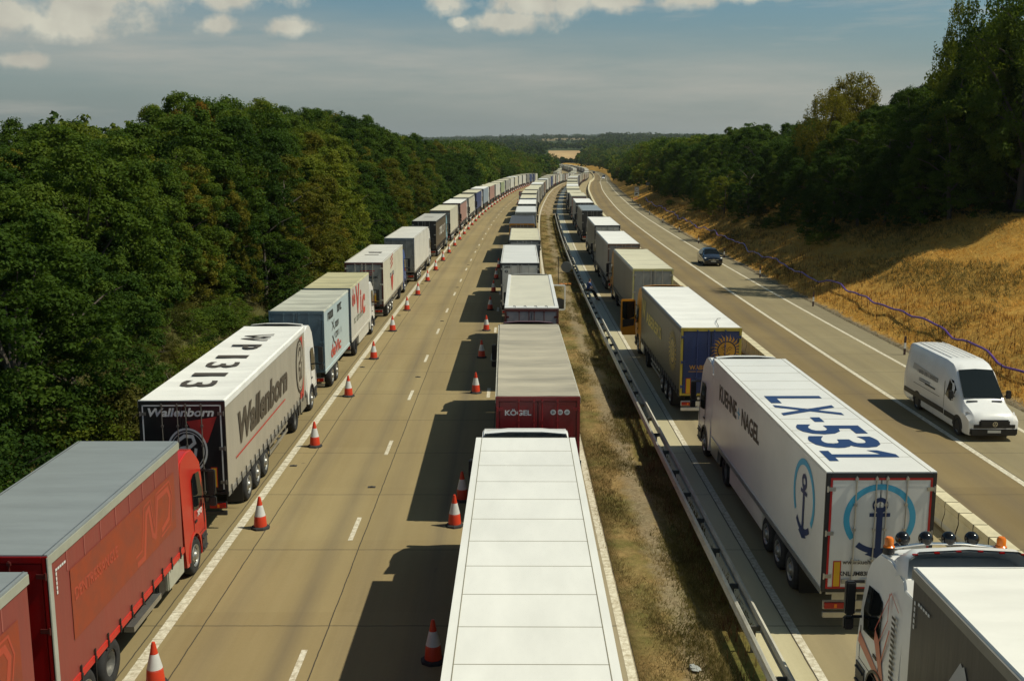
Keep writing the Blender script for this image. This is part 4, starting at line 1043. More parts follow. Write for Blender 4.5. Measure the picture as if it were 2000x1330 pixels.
# ---- the rest of the three queues
def queue_lorries():
    B = lambda **k: k
    left = [ # rear y, description, spec
     (90.8,'white box lorry', B(kind='box', side=RWHITE2, roof=RWHITE2, rooft='plain', rear=GREYD, cab=CABW)),
     (113.1,'dark grey lettered curtain lorry', B(side=curtain('brown grey curtain', (.11,.085,.055)), roof=tarp('pale grey roof', (.46,.45,.41), .15), rear=DARKD, frame=DARKD, cab=CABB, rail=DKGREY)),
     (133.2,'cream box lorry with grey rear doors', B(kind='box', side=CREAM, roof=ROOFC, rooft='plain', rear=GREYD, frame=BROWN, cab=CABG)),
     (151.8,'faded red curtain lorry with white roof', B(side=PINK, roof=ROOFW, rear=BROWN, frame=BROWN, cab=CABW)),
     (170.5,'cream curtain lorry with cream roof', B(side=CREAM, roof=ROOFC, rear=GREYD, cab=CABW)),
     (189.6,'blue curtain lorry with pale roof', B(side=BLUEC, roof=ROOFC, rear=NAVY, frame=NAVY, cab=CABW)),
     (208.5,'navy doored white roofed lorry', B(side=BLUEW, roof=ROOFW, rear=NAVY, frame=NAVY, cab=CABW)),
     (226.8,'faded pink curtain lorry with cream roof', B(side=PINK, roof=ROOFC, rear=DKGREY, frame=BROWN, cab=CABG)),
     (245,'white lorry with cream roof', B(side=CWHITE, roof=ROOFC, rear=GREYD, cab=CABW)),
     (264,'pale green lorry with dark green doors', B(side=GREENC, roof=ROOFC, rear=DKGREEN, frame=DKGREY, cab=CABW)),
     (283,'grey lorry with navy rear doors', B(side=SILV, roof=ROOFC, rear=NAVY, frame=NAVY, cab=CABW)),
     (302,'white lorry with pale roof', B(side=CWHITE, roof=ROOFC, rear=GREYD, cab=CABW)),
     (321,'white lorry', B(side=CREAM, roof=ROOFW, rear=DKGREY, cab=CABW)),
     (340,'off white lorry', B(side=CWHITE, roof=ROOFC, rear=DKGREY, cab=CABG)),
     (359,'pale lorry', B(side=CWHITE, roof=ROOFC, rear=GREYD, cab=CABW)),
     (378,'dark grey lorry', B(side=GREYC, roof=ROOFG, rear=DKGREY, cab=CABW)),
     (397,'grey blue lorry', B(side=BLUEC, roof=ROOFG, rear=NAVY, cab=CABW)),
     (416,'navy lorry with pale roof', B(side=NAVY, roof=ROOFC, rear=NAVY, cab=CABW)),
     (435,'white lorry at the head of the near group', B(side=CREAM, roof=ROOFC, rear=GREYD, cab=CABW))]
    mid = [
     (70.4,'clean white roofed lorry with 285 on its rear door', B(side=GREYC, roof=RWHITE, kind='box', rooft='plain', rear=RWHITE2, frame=STEEL, cab=CABW)),
     (88.8,'grey sided lorry with cream roof', B(side=GREYC, roof=ROOFC, rear=GREYD, frame=DKGREY, cab=CABG)),
     (109,'lorry with black roof', B(side=DKGREY, roof=ROOFD, rear=BROWN, frame=ORANGEP, cab=CABW)),
     (130,'lorry with bright white roof', B(side=GREYC, roof=RWHITE, kind='box', rooft='plain', rear=GREYD, cab=CABW)),
     (149.8,'grey sided lorry with white roof', B(side=GREYC, roof=ROOFW, rear=DKGREY, frame=DKGREY, cab=CABBL)),
     (168,'lorry with yellowish cream roof', B(side=SILV, roof=ROOFC, rear=DKGREY, cab=CABW)),
     (187,'lorry with dull cream roof', B(side=GREYC, roof=ROOFC, rear=GREYC, cab=CABG)),
     (206,'silver sided lorry with white roof', B(side=SILV, roof=ROOFC, rear=BROWN, cab=CABW)),
     (226,'olive grey lorry with pale roof', B(side=OLIVE, roof=ROOFC, rear=DKGREY, cab=CABW)),
     (244,'grey lorry with pale roof', B(side=GREYC, roof=ROOFW, rear=GREYD, cab=CABW)),
     (263,'brownish lorry with pale roof', B(side=BROWN, roof=ROOFC, rear=DKGREY, cab=CABW)),
     (290,'white box lorry with white rear', B(side=CWHITE, roof=RWHITE, kind='box', rooft='plain', rear=RWHITE2, cab=CABW)),
     (309,'silver lorry', B(side=SILV, roof=ROOFC, rear=GREYD, cab=CABW))]
    right = [
     (66.87,'cream roofed lorry with yellow rear frame and orange cab', B(side=OLIVE, roof=ROOFC, rear=GREYD, frame=paint('pale yellow frame', (.55,.50,.22), .4, dirt=.1), cab=ORANGEP)),
     (85.2,'white roofed grey lorry', B(side=SILV, roof=ROOFW, rear=GREYD, frame=BROWN, cab=CABG)),
     (106.6,'brown grey lorry with white roof', B(side=OLIVE, roof=ROOFW, rear=RWHITE2, frame=DKGREY, cab=CABW)),
     (133,'slate blue roofed lorry', B(side=OLIVE, roof=ROOFB, kind='curtain', rooft='plain', rear=DKGREY, frame=DKGREY, cab=CABW)),
     (153.4,'grey lorry with white roof', B(side=SILV, roof=ROOFW, rear=DKGREY, frame=DKGREY, cab=CABW)),
     (176.5,'grey lorry with cream roof', B(side=SILV, roof=ROOFC, rear=PINK, cab=CABW)),
     (194.5,'pale sided lorry with cream roof', B(side=CWHITE, roof=ROOFC, rear=DKGREY, cab=CABW)),
     (213,'grey lorry with pale roof', B(side=GREYC, roof=ROOFC, rear=GREYD, cab=CABW)),
     (232,'silver lorry with pale roof', B(side=SILV, roof=ROOFW, rear=BROWN, cab=CABW)),
     (251,'grey lorry with dull roof', B(side=GREYC, roof=ROOFC, rear=GREYD, cab=CABW)),
     (272,'white lorry with pale roof', B(side=CWHITE, roof=ROOFC, rear=DKGREY, cab=CABW)),
     (291,'pale lorry with dull roof', B(side=SILV, roof=ROOFG, rear=GREYD, cab=CABW)),
     (311,'silver lorry with white roof', B(side=SILV, roof=ROOFW, rear=GREYD, cab=CABW))]
    ordw = ['first','second','third','fourth','fifth','sixth','seventh','eighth','ninth','tenth','eleventh','twelfth','thirteenth','fourteenth','fifteenth','sixteenth','seventeenth','eighteenth','nineteenth','twentieth','twenty-first','twenty-second','twenty-third','twenty-fourth','twenty-fifth','twenty-sixth']
    FARG = {}
    def far_gear():
        b = MB()
        for s in (-1, 1): b.bb((s*1.22-.12,1.9,.02), (s*1.22+.02,6.0,1.0)); b.bb((s*1.2-.15,10.9,.02), (s*1.2+.02,11.9,1.0)); b.bb((s*1.2-.2,14.6,.02), (s*1.2,15.6,1.0)); b.bb((s*1.18-.03,6.4,.5), (s*1.18+.02,9.6,.9))
        b.bb((-1.2,.1,.4), (1.2,.2,.8)); b.bb((-1.1,1,.8), (1.1,15,1.1)); b.bb((-1.2,13.7,.5),(1.2,14.0,3.2)); return b.mesh('running_gear', [STEEL])
    def far_cab():
        b = MB(); b.prism_x([(0,.6),(0,3.6),(.5,3.9),(1.4,3.7),(2.0,3.2),(2.3,1.8),(2.3,.5)], -1.24, 1.24); return b.mesh('cab', [WHITE], bevel=.08)
    def far_screen():
        b = MB()
        for s in (-1, 1): b.bb((s*1.235,1.1,1.8), (s*1.26,1.95,2.7))
        return b.mesh('cab_windows', [GLASS])
    def far_door():
        b = MB(); b.bb((-1.2,-.04,1.2), (1.2,.04,3.84)); return b.mesh('rear_door', [WHITE])
    def far_lorry(lat, y, spec, label, group):
        loc, rot = place(lat, y)
        r = thing('articulated_lorry', label, 'lorry', loc, rot, group); r.scale.z = .925+.085*((math.sin(y*7.3)+1)/2)
        part('trailer_body', body_mesh(13.6), r, [spec['side']])
        part('roof', cached('froof', lambda: MB().bb((-W/2-.005,.0,3.93), (W/2+.005,13.6,4.0)).mesh('roof', [WHITE])), r, [spec['roof']])
        part('rear_door', cached('fdoor', far_door), r, [spec['rear']])
        part('running_gear', cached('fgear', far_gear), r)
        c = part('cab', cached('fcab', far_cab), r, [spec['cab']], loc=(0,14.1,0)); part('cab_windows', cached('fscr', far_screen), c)
        return r
    rnd = random.Random(11)
    def spec_rand():
        s = rnd.choice([CWHITE, CREAM, SILV, SILV, GREYC, OLIVE, BLUEC, CWHITE, BROWN, CWHITE])
        return dict(side=s, roof=rnd.choice([ROOFC, ROOFC, ROOFW, ROOFG, ROOFC]), rear=rnd.choice([GREYD, DKGREY, BROWN, RWHITE2, GREYD]), cab=rnd.choice([CABW, CABW, CABG, CABB, REDCAB]))
    for qn, items, lat, nth, cont in (('left', left, -9.77, 6, 648), ('middle', mid, .78, 4, 328), ('right', right, 8.85, 4, 330)):
        k = nth
        for y, desc, spec in items:
            lab = '%s, %s from camera, %s queue' % (desc, ordw[k-1], qn)
            if y < 185:
                la = lat
                if qn == 'right': la = {66.87:8.80, 85.2:8.75, 106.6:9.1}.get(y, 9.1)
                if qn == 'middle': la = {70.4:.45, 88.8:.85, 109:.6}.get(y, .9)
                loc, rot = place(la, y)
                r, c = semi('articulated_lorry', lab, 'lorry', loc, rot, spec, lod=0 if y < 120 else 1, group='lorries queued on the motorway')
                if y == 113.1:
                    blurred_words(r, RWHITE2, (W/2+.014, 8.0, 2.6), (0,1,0), (0,0,1), 7.5, .85, 10, 12)
                    blurred_words(r, GREYC, (-.1, 6.0, 4.012), (0,-1,0), (1,0,0), 3.4, 1.1, 3, 13, name='roof_number')
                if y == 70.4:
                    lettering(r, '285', DARKD, (-.85, -.028, 3.72), (1,0,0), (0,0,1), .42, .15, .03); lettering(r, 'G', DARKD, (-.9, -.028, 3.42), (1,0,0), (0,0,1), .22, .18, .05)
            else:
                far_lorry(lat, y, spec, lab, 'lorries queued on the motorway')
            k += 1
        y = cont
        while y < 1190:
            far_lorry(lat, y, spec_rand(), 'distant articulated lorry in the packed %s queue around the far bend' % qn, 'distant lorries of the %s queue' % qn)
            y += rnd.uniform(18.3, 20.2)
queue_lorries()

# ------------------------------------------------------------------ cones, barrier, guard rail, posts, duct, signs
CONE_R = paint('cone orange red', (.62,.045,.012), .45, dirt=.06); CONE_W = paint('cone reflective white', (.66,.66,.64), .4, dirt=.1); CONE_B = paint('cone black base', (.02,.02,.02), .8, dirt=.1)
def cone_parts():
    b = MB(); n = 24
    b.lathe([(.20,.07),(.17,.40),(.168,.405)], axis='z', n=n, closed=True); b.lathe([(.088,.72),(.05,.93),(.035,.99),(.0,1.0)], axis='z', n=n, closed=True)
    body = b.mesh('cone_body', [CONE_R], smooth=60)
    b = MB(); b.lathe([(.172,.38),(.09,.735)], axis='z', n=n, closed=True); sl = b.mesh('reflective_sleeve', [CONE_W], smooth=60)
    b = MB(); P = [(.29*math.cos(a)*1.0, .29*math.sin(a)) for a in [math.radians(22.5+45*i) for i in range(8)]]
    P = [(x*1.02, y) for x, y in P]; m = len(P)
    b.add([(x, y, .0) for x, y in P]+[(x*.96, y*.96, .055) for x, y in P]+[(x*.75, y*.75, .085) for x, y in P],
          [tuple(range(m))[::-1], tuple(range(2*m, 3*m))]+[(i,(i+1)%m,m+(i+1)%m,m+i) for i in range(m)]+[(m+i,m+(i+1)%m,2*m+(i+1)%m,2*m+i) for i in range(m)])
    base = b.mesh('cone_base', [CONE_B])
    return body, sl, base
def cones():
    bd, sl, ba = cone_parts(); rnd = random.Random(3)
    ordw = ['first','second','third','fourth','fifth','sixth','seventh','eighth','ninth','tenth','eleventh','twelfth']
    def cone(lat, y, label, group):
        r = thing('traffic_cone', label, 'traffic cone', (cx(y)+lat, y, zr(y)), (0,0,rnd.uniform(0,6)), group)
        part('cone_body', bd, r); part('reflective_sleeve', sl, r); part('cone_base', ba, r)
        if y > 60: r.rotation_euler.x = rnd.uniform(-.03,.03)
    Y = [21.3,31.0,40.1,48.7,57.8,67.0,75.9,84.2,93.2,102,111,119.6]+[128.6+9*k for k in range(34)]
    for i, y in enumerate(Y):
        lab = ('%s orange and white cone from the camera along the left edge line' % ordw[i]) if i < 12 else 'small orange cone in the distant row along the left edge line'
        cone(-7.64+(.0 if y > 60 else 0), y, lab, 'traffic cones along the left edge line')
    Ym = [22.4,31.2,33.6,49.4,58.2,67.2,76.2,86,95.2,104]
    for i, y in enumerate(Ym):
        cone(-1.80+(.12 if i == 2 else 0)+y*.0015, y, '%s cone from the camera in the row beside the middle queue' % ordw[i], 'traffic cones beside the middle queue')
    cone(-2.9, 232, 'lone distant cone just before the camera warning sign', 'traffic cones beside the middle queue')
cones()

BCONC = paint('barrier concrete', (.64,.57,.38), .9, dirt=.13, scale=1.6, bump=.2, bscale=6); BPALE = paint('pale painted barrier foot', (.62,.60,.52), .8, dirt=.15)
BJOINT = paint('barrier joint shade', (.10,.085,.05), .9, dirt=.1)  # block end faces coloured dark, so the open joints read as shaded
def barrier():
    def blk(L):
        b = MB(); P = [(-.31,0),(.31,0),(.31,.09),(.17,.30),(.135,.80),(-.135,.80),(-.17,.30),(-.31,.09)]
        n = len(P)
        # zig-zag end faces as on interlocking units
        def off(z): return .05 if .25 < z < .6 else 0
        prof = [(x, z) for x, z in P]
        zs = [0,.07,.20,.46,.58,.64,.80]
        def wid(z): return float(np.interp(z, [0,.07,.20,.46,.58,.64,.80], [.30,.31,.30,.235,.20,.215,.205]))
        V = []; 
        for e in (0, 1):
            for z in zs:
                y = (0.024 if e == 0 else L-.024) + {0:0,.07:0,.20:0,.46:0,.58:.08,.64:.08,.80:.08}[z]
                V += [(-wid(z), y, z), (wid(z), y, z)]
        m = len(zs); F = []
        for k in range(m-1):
            F.append((2*k, 2*k+1, 2*k+3, 2*k+2)); a = 2*m; F.append((a+2*k+1, a+2*k, a+2*k+2, a+2*k+3))
            F.append((2*k, 2*k+2, a+2*k+2, a+2*k)); F.append((2*k+1, a+2*k+1, a+2*k+3, 2*k+3))
        F.append((2*m-2, 2*m-1, 4*m-1, 4*m-2)); b.add(V, F)
        me = b.mesh('barrier_block', [BCONC, BPALE, BJOINT])
        for p in me.polygons:
            if abs(p.normal.x) > .6 and .06 < p.center.z < .20: p.material_index = 1
            if abs(p.normal.y) > .5: p.material_index = 2
        return me
    me = blk(1.0)
    y = 22.0; i = 0
    rnd = random.Random(5)
    while y < 320:
        sl = slope_c(y+.5)
        o = part('barrier_block', me, None, loc=(cx(y)+13.35+rnd.uniform(-.008,.008), y, zr(y)), rot=(0,0,-math.atan(sl)+rnd.uniform(-.004,.004)))
        tag(o, 'grey concrete block in the temporary barrier right of the parked lorries', 'concrete barrier', 'concrete barrier blocks')
        y += 1.0; i += 1
    b = MB()
    while y < 1000:
        L = 6.0
        p0 = (cx(y)+13.35, y, zr(y)); p1 = (cx(y+L)+13.35, y+L, zr(y+L))
        v = []
        for p in (p0, p1): v += [(p[0]-.3,p[1],p[2]),(p[0]-.13,p[1],p[2]+.8),(p[0]+.13,p[1],p[2]+.8),(p[0]+.3,p[1],p[2])]
        b.add(v, [(0,1,5,4),(1,2,6,5),(2,3,7,6)]); y += L
    tag(part('concrete_barrier', b.mesh('concrete_barrier', [BCONC])), 'far run of concrete barrier curving away round the bend', 'concrete barrier')
barrier()

def guard_rail():
    r = thing('crash_barrier', 'double sided steel crash barrier on posts along the right edge of the grassy median', 'crash barrier', (0,0,0))
    ys = list(np.arange(6, 193, 2.4))
    prof = [(0,.50),(.035,.52),(.035,.58),(0,.62),(0,.67),(.035,.71),(.035,.77),(0,.80)]
    for s, lat in ((-1, 5.32), (1, 5.66)):
        b = MB(); V = []; n = len(prof)
        for y in ys:
            dip = -.45*ss(180, 193, y)
            for dx, z in prof: V.append((cx(y)+lat+s*dx*1.6, y, z+dip))
            for dx, z in prof[::-1]: V.append((cx(y)+lat+s*dx*1.6-s*.012, y, z+dip))
        k = 2*n; F = [(j*k+i, j*k+(i+1)%k, (j+1)*k+(i+1)%k, (j+1)*k+i) for j in range(len(ys)-1) for i in range(k)]
        b.add(V, F); part('rail_beam', b.mesh('rail_beam', [GALV]), r)
    def post():
        b = MB(); b.bb((-.05,-.03,-.1), (.05,.03,.66)); b.bb((-.15,-.025,.54), (.15,.025,.66)); return b.mesh('rail_post', [paint('weathered post', (.10,.095,.08), .7, dirt=.2)])
    me = cached('gpost', post)
    for y in ys[1:-1:1]: part('rail_post', me, r, loc=(cx(y)+5.49, y, 0 if y < 180 else -.3*ss(180,193,y)))
guard_rail()

def marker_posts():
    pw = paint('marker post white', (.70,.69,.64), .5, dirt=.1); pb = paint('marker post dark red', (.05,.02,.02), .6)
    for i, (lat, y) in enumerate([(22.0,42),(22.0,59),(22.05,78),(22.1,96),(22.15,114),(22.2,132),(22.2,150),(22.2,170),(22.2,192),(22.3,216),(22.3,240)]):
        x = cx(y)+lat; z = ground_z(22.1, y)
        r = thing('marker_post', '%s black and white verge marker post from the camera beside the right hard shoulder' % ['first','second','third','fourth','fifth','sixth','seventh','eighth','ninth','tenth','eleventh'][i], 'marker post', (x, y, z), (0,0,.2), 'verge marker posts')
        b = MB(); b.bb((-.06,-.03,0), (.06,.03,.42)); b.bb((-.06,-.03,.75), (.06,.03,1.12)); part('post', b.mesh('post', [pb], bevel=.008), r)
        b = MB(); b.bb((-.062,-.032,.42), (.062,.032,.75)); part('reflector_band', b.mesh('reflector_band', [pw]), r)
marker_posts()

def duct():
    pur = paint('purple plastic duct', (.13,.05,.30), .35, dirt=.08, scale=3)
    r = thing('cable_duct', 'long purple plastic duct snaking on short stakes along the foot of the dry grass slope', 'duct', (0,0,0))
    pts = []; rnd = random.Random(9); y = 30
    while y < 235:
        lat = 24.5+.16*math.sin(y*.33)+.09*math.sin(y*.93+1)+.15*math.sin(y*.11)
        x = cx(y)+lat; pts.append((x, y, ground_z(lat, y)+.40+.10*math.sin(y*.71)+.05*math.sin(y*1.9))); y += .8
    b = MB(); b.tube(pts, .062, 8); part('duct', b.mesh('duct', [pur], smooth=60), r)
    stk = paint('wooden stake', (.06,.04,.025), .8)
    for k in range(3, len(pts)-3, 3):
        p = pts[k]
        if k > 290: break
        b = MB(); 
        for dx in ((-.11, .11) if k % 2 else (.1,)): b.bb((p[0]+dx-.014, p[1]-.014, p[2]-.75), (p[0]+dx+.014, p[1]+.014, p[2]+.16))
        if k < 250: part('stake', b.mesh('stake', [stk]), r)
duct()

SBAG = paint('orange sandbag', (.55,.20,.03), .8, dirt=.2, bump=.3, bscale=20); SBAGY = paint('yellow sandbag', (.50,.36,.05), .8, dirt=.2); SBAGP = paint('pale red sandbag', (.45,.16,.10), .8, dirt=.2)
SGREY = paint('sign back grey', (.20,.21,.20), .5, .3, dirt=.1)
def sandbag(parent, p, mat, k):
    b = MB(); n = 10; V = []
    for j in range(7):
        t = j/6; rr = max(.02, math.sin(math.pi*min(.97, max(.03, t)))**.5)
        for i in range(n):
            a = 2*math.pi*i/n; V.append((p[0]+(t-.5)*.42, p[1]+math.cos(a)*.13*rr*(1+.1*math.sin(i*3+k)), p[2]+.09+math.sin(a)*.085*rr))
    b.add(V, [(j*n+i, j*n+(i+1)%n, (j+1)*n+(i+1)%n, (j+1)*n+i) for j in range(6) for i in range(n)]+[tuple(range(n))[::-1], tuple(range(6*n, 7*n))])
    part('sandbag', b.mesh('sandbag', [mat], smooth=60), parent)
def signs():
    # round sign seen from behind in the median
    r = thing('temporary_sign', 'grey back of a round sign on a thin frame with orange sandbags in the median', 'road sign', (cx(90.5)+4.35, 90.5, .02))
    b = MB(); b.tube([(-.62,0,0),(-.62,0,2.45)], .028, 6); b.tube([(.62,0,0),(.62,0,1.95)], .028, 6); b.tube([(-.62,0,1.05),(.62,0,1.05)], .024, 6); b.tube([(-.62,.0,2.3),(-.1,0,2.3)], .02, 6); b.tube([(-.62,0,.03),(-.5,-.45,.03),(.5,-.45,.03),(.62,0,.03)], .024, 6)
    part('sign_frame', b.mesh('sign_frame', [BLACK]), r)
    b = MB(); b.lathe([(0,-.02),(.45,-.02),(.46,0),(.45,.015),(0,.015)], c=(.06,-.04,1.55), axis='y', n=36, closed=True); part('sign_disc', b.mesh('sign_disc', [SGREY]), r)
    for i, x in enumerate((-.4,-.05,.32)): sandbag(r, (x, -.1, 0), SBAG, i)
    wh = paint('sign face white', (.68,.68,.66), .35, dirt=.04); rd = paint('sign ring red', (.50,.02,.03), .35, dirt=0); bk = paint('sign black', (.02,.02,.02), .4, dirt=0); gy = paint('sign grey plate', (.33,.34,.34), .4, dirt=.05); wb = paint('sign pale blue plate', (.50,.60,.62), .4, dirt=.05)
    def speed(name, label, lat, y, ring, back, bag, k=1.0, num='50'):
        r = thing(name, label, 'road sign', (cx(y)+lat, y, ground_z(lat, y) if lat > 20 else zr(y)))
        b = MB()
        for x in (-.38,.38): b.bb((x-.03,-.03,0), (x+.03,.03,2.3*k))
        part('sign_post', b.mesh('sign_post', [SGREY]), r)
        b = MB(); b.bb((-.52,-.06,1.55*k), (.52,-.03,2.65*k)); part('upper_plate', b.mesh('upper_plate', [back]), r)
        b = MB(); b.bb((-.52,-.06,.70*k), (.52,-.03,1.50*k)); lo = part('lower_plate', b.mesh('lower_plate', [wb]), r)
        Decal().ring(0,0,0,.42,m=0,n=32).ring(0,0,.33,.46,m=1,z=.004,n=36).put('speed_ring', r, [wh, ring], (0,-.062,2.1*k), (1,0,0), (0,0,1))
        lettering(r, num, bk, (0,-.068,2.1*k), (1,0,0), (0,0,1), .42, .34, .03)
        d = Decal().poly([(-.30,-.06),(.10,-.06),(.10,.20),(-.30,.20)]).poly([(.10,.0),(.30,-.10),(.30,.22),(.10,.14)]).ring(-.25,-.16,.0,.10,n=16).poly([(-.1,-.06),(.02,-.06),(.0,-.26),(-.08,-.26)])
        d.put('camera_symbol', lo, [bk], (0,-.064,1.12*k), (1,0,0), (0,0,1))
        for i, x in enumerate((-.5,-.1,.3)): sandbag(r, (x,-.25,0), bag, i); sandbag(r, (x,.2,0), bag, i+3)
        for i, x in enumerate((-.3,.15)): sandbag(r, (x,-.02,.16), bag, i+7)
    speed('temporary_sign', 'speed limit sign with red ring over a camera plate beside the middle queue', -2.35, 236, rd, gy, SBAGY, .95)
    speed('temporary_sign', 'grey speed limit and camera sign standing on pale red sandbags in the right verge', 23.6, 247, paint('sign ring grey', (.45,.45,.43), .4), gy, SBAGP, 1.05)
    r = thing('small_sign', 'small grey sign frame among bushes behind the right camera sign', 'road sign', (cx(262)+27.2, 262, ground_z(27.2, 262)))
    b = MB()
    for x in (-.4,.4): b.bb((x-.03,-.02,0), (x+.03,.02,1.7))
    part('sign_post', b.mesh('sign_post', [SGREY]), r)
    b = MB(); b.bb((-.45,-.04,.85), (.45,-.02,1.65)); part('sign_plate', b.mesh('sign_plate', [paint('sign back blue grey', (.13,.16,.18), .4)]), r)
signs()
def litter():
    rnd = random.Random(2); bm = bmesh.new(); bmesh.ops.create_icosphere(bm, subdivisions=3, radius=.22)
    for v in bm.verts: v.co *= rnd.uniform(.62, 1.12); v.co.z *= .45; v.co.y *= 1.7; v.co.z += .07
    me = bpy.data.meshes.new('plastic_bag'); bm.to_mesh(me); bm.free(); me.materials.append(paint('thin pale plastic', (.38,.39,.37), .3, dirt=.1))
    o = part('plastic_bag', me, None, loc=(4.02,21.9,.06), rot=(0,0,.35)); o.scale = (.5,.5,.45); tag(o, 'crumpled clear plastic bag lying on the median gravel', 'litter')
litter()

# ------------------------------------------------------------------ van and cars
def loft(stations, name, mat, smooth=38):
    """stations: (y, zbot, zmid, ztop, wbot, wmid, wtop)"""
    b = MB(); V = []
    for (y, zb, zm, zt, wb, wm, wt) in stations:
        r = min(.13, (zt-zm)*.4)
        P = [(-wb,zb),(-wm,zb+.12),(-wm,zm),(-wt-.0,zt-r),(-wt+r*.6,zt-r*.25),(-wt*.45,zt+.012),(0,zt+.018)]
        P = P+[(-x, z) for x, z in P[:-1][::-1]]
        V += [(x, y, z) for x, z in P]
    n = 13; m = len(stations)
    F = [(j*n+i, j*n+i+1, (j+1)*n+i+1, (j+1)*n+i) for j in range(m-1) for i in range(n-1)]
    F += [(j*n+n-1, j*n, (j+1)*n, (j+1)*n+n-1) for j in range(m-1)]
    F += [tuple(range(n))[::-1], tuple(range((m-1)*n, m*n))]
    b.add(V, F)
    return b.mesh(name, [mat], smooth=smooth)
def ngon(name, pts, mat, parent, thick=None):
    b = MB(); b.add(pts, [tuple(range(len(pts)))]); return part(name, b.mesh(name, [mat]), parent)
def car_wheel(root, x, y, R, w, rimc):
    s = 1 if x > 0 else -1
    def tw():
        b = MB(); b.lathe([(R*.66,-w),(R*.9,-w-.005),(R,-w+.04),(R,w-.04),(R*.9,w+.005),(R*.66,w),(R*.6,w-.06),(0,w-.08)], n=24, closed=True); return b.mesh('wheel', [TYRE], smooth=40)
    def rm():
        b = MB(); b.lathe([(R*.68,w-.01),(R*.62,w-.03),(R*.55,w-.07),(.05,w-.03),(0,w-.02)], n=24, closed=True); b.mat(1)
        for i in range(5):
            a = 2*math.pi*i/5; c = R*.38; b.cyl((w-.07, math.cos(a)*c, math.sin(a)*c), (w-.035, math.cos(a)*c, math.sin(a)*c), .05, n=8)
        return b.mesh('rim', [RIMM, BLACK], smooth=40)
    o = part('wheel', cached(('cw', R, w), tw), root, loc=(x, y, R), rot=(0,0,0 if s > 0 else math.pi)); part('rim', cached(('cr', R, w), rm), o, [rimc, None])
def van():
    y0 = 40.8; lat = 18.95      # front bumper faces the camera
    r = thing('panel_van', 'white high roofed panel van driving towards the camera on the right hard shoulder lane', 'van', (lat, y0, 0), (0,0,.0))
    VW = paint('white van paint', (.80,.80,.79), rough=.22, dirt=.04)
    S = [(0,.30,.62,.86,.80,.86,.74),(.08,.25,.8,1.0,.92,.97,.80),(.35,.22,.95,1.16,.96,1.0,.84),(.95,.22,1.05,1.34,.97,1.01,.87),(1.1,.22,1.1,1.46,.97,1.01,.88),(1.75,.22,1.2,2.12,.97,1.01,.82),(2.05,.22,1.25,2.45,.97,1.01,.80),(2.5,.22,1.25,2.66,.97,1.01,.80),(3.1,.22,1.3,2.74,.97,1.01,.82),(6.7,.24,1.3,2.74,.97,1.01,.82),(7.1,.3,1.3,2.70,.95,.99,.80),(7.2,.36,1.3,2.6,.93,.96,.76)]
    body = part('van_body', loft(S, 'van_body', VW), r)
    def Wz(y, z):
        ys = [s[0] for s in S]; f = lambda k: float(np.interp(y, ys, [s[k] for s in S]))
        zm, zt, wm, wt = f(2), f(3), f(5), f(6)
        return wm if z <= zm else wm+(wt-wm)*(z-zm)/max(.01, zt-.13-zm)
    # windscreen on the raked front
    ngon('windscreen', [(-.80,1.10,1.475+.035),(.80,1.10,1.475+.035),(.74,1.75,2.13+.03),(.70,2.05,2.42+.045),(0,2.08,2.50),(-.70,2.05,2.42+.045),(-.74,1.75,2.13+.03)], GLASS, body)
    for s in (-1, 1):
        def X(y, z): return s*(Wz(y, z)+.008)
        ngon('side_window', [(X(y, z), y, z) for y, z in [(1.35,1.32),(1.45,1.55),(2.0,2.02),(2.35,2.05),(2.45,1.35),(1.9,1.22)]], GLASS, body)
        b = MB(); b.bb((s*1.0,2.5,.52), (s*1.035,6.95,.74)); b.bb((s*1.0,1.35,.50), (s*1.035,2.4,.72)); part('side_moulding', b.mesh('side_moulding', [BLACK], bevel=.01), body)
        b = MB(); b.box((s*1.17,1.5,1.55), (.18,.14,.34)); b.box((s*1.08,1.5,1.48), (.2,.05,.06)); part('mirror', b.mesh('mirror', [BLACK], bevel=.03), body)
        ngon('headlight', [(s*.60,.05,.80),(s*.97,.26,.88),(s*.98,.48,1.07),(s*.92,.40,1.12),(s*.66,.12,.98)], WLINE, body)
        b = MB(); b.box((s*.5,1.0,1.40), (.42,.08,.02), rot=(.25,0,0)); part('bonnet_vent', b.mesh('bonnet_vent', [BLACK]), body)
        for y in (1.05, 5.4):
            car_wheel(r, s*.9, y, .36, .13, RIMM)
            b = MB()
            for a in range(0, 180, 15): b.prism_x([(y+q*math.cos(math.radians(t)), .36+q*math.sin(math.radians(t))) for q, t in ((.40,a),(.47,a),(.47,a+15),(.40,a+15))], s*.97, s*1.03)
            b.prism_x([(y+.42*math.cos(math.radians(t)), .36+.42*math.sin(math.radians(t))) for t in range(-20, 201, 20)], s*.98, s*1.015)
            part('wheel_arch', b.mesh('wheel_arch', [BLACK]), body)
        b = MB(); b.bb((s*1.012,3.0,1.12), (s*1.02,5.9,1.14)); b.bb((s*1.0,2.52,.8), (s*1.017,2.54,1.9)); b.bb((s*1.012,3.5,1.30), (s*1.03,4.6,1.36)); part('door_seam', b.mesh('door_seam', [BLACK]), body)
    b = MB(); b.bb((-.93,-.04,.24), (.93,.18,.56)); b.bb((-.60,-.07,.57), (.60,.10,.88)); b.bb((-.86,-.035,.50), (.86,.09,.74)); part('front_bumper', b.mesh('front_bumper', [BLACK], bevel=.05), body)
    b = MB(); 
    for z in (.64,.74): b.box((0,-.065,z), (1.0,.02,.025))
    part('grille', b.mesh('grille', [STEEL]), body)
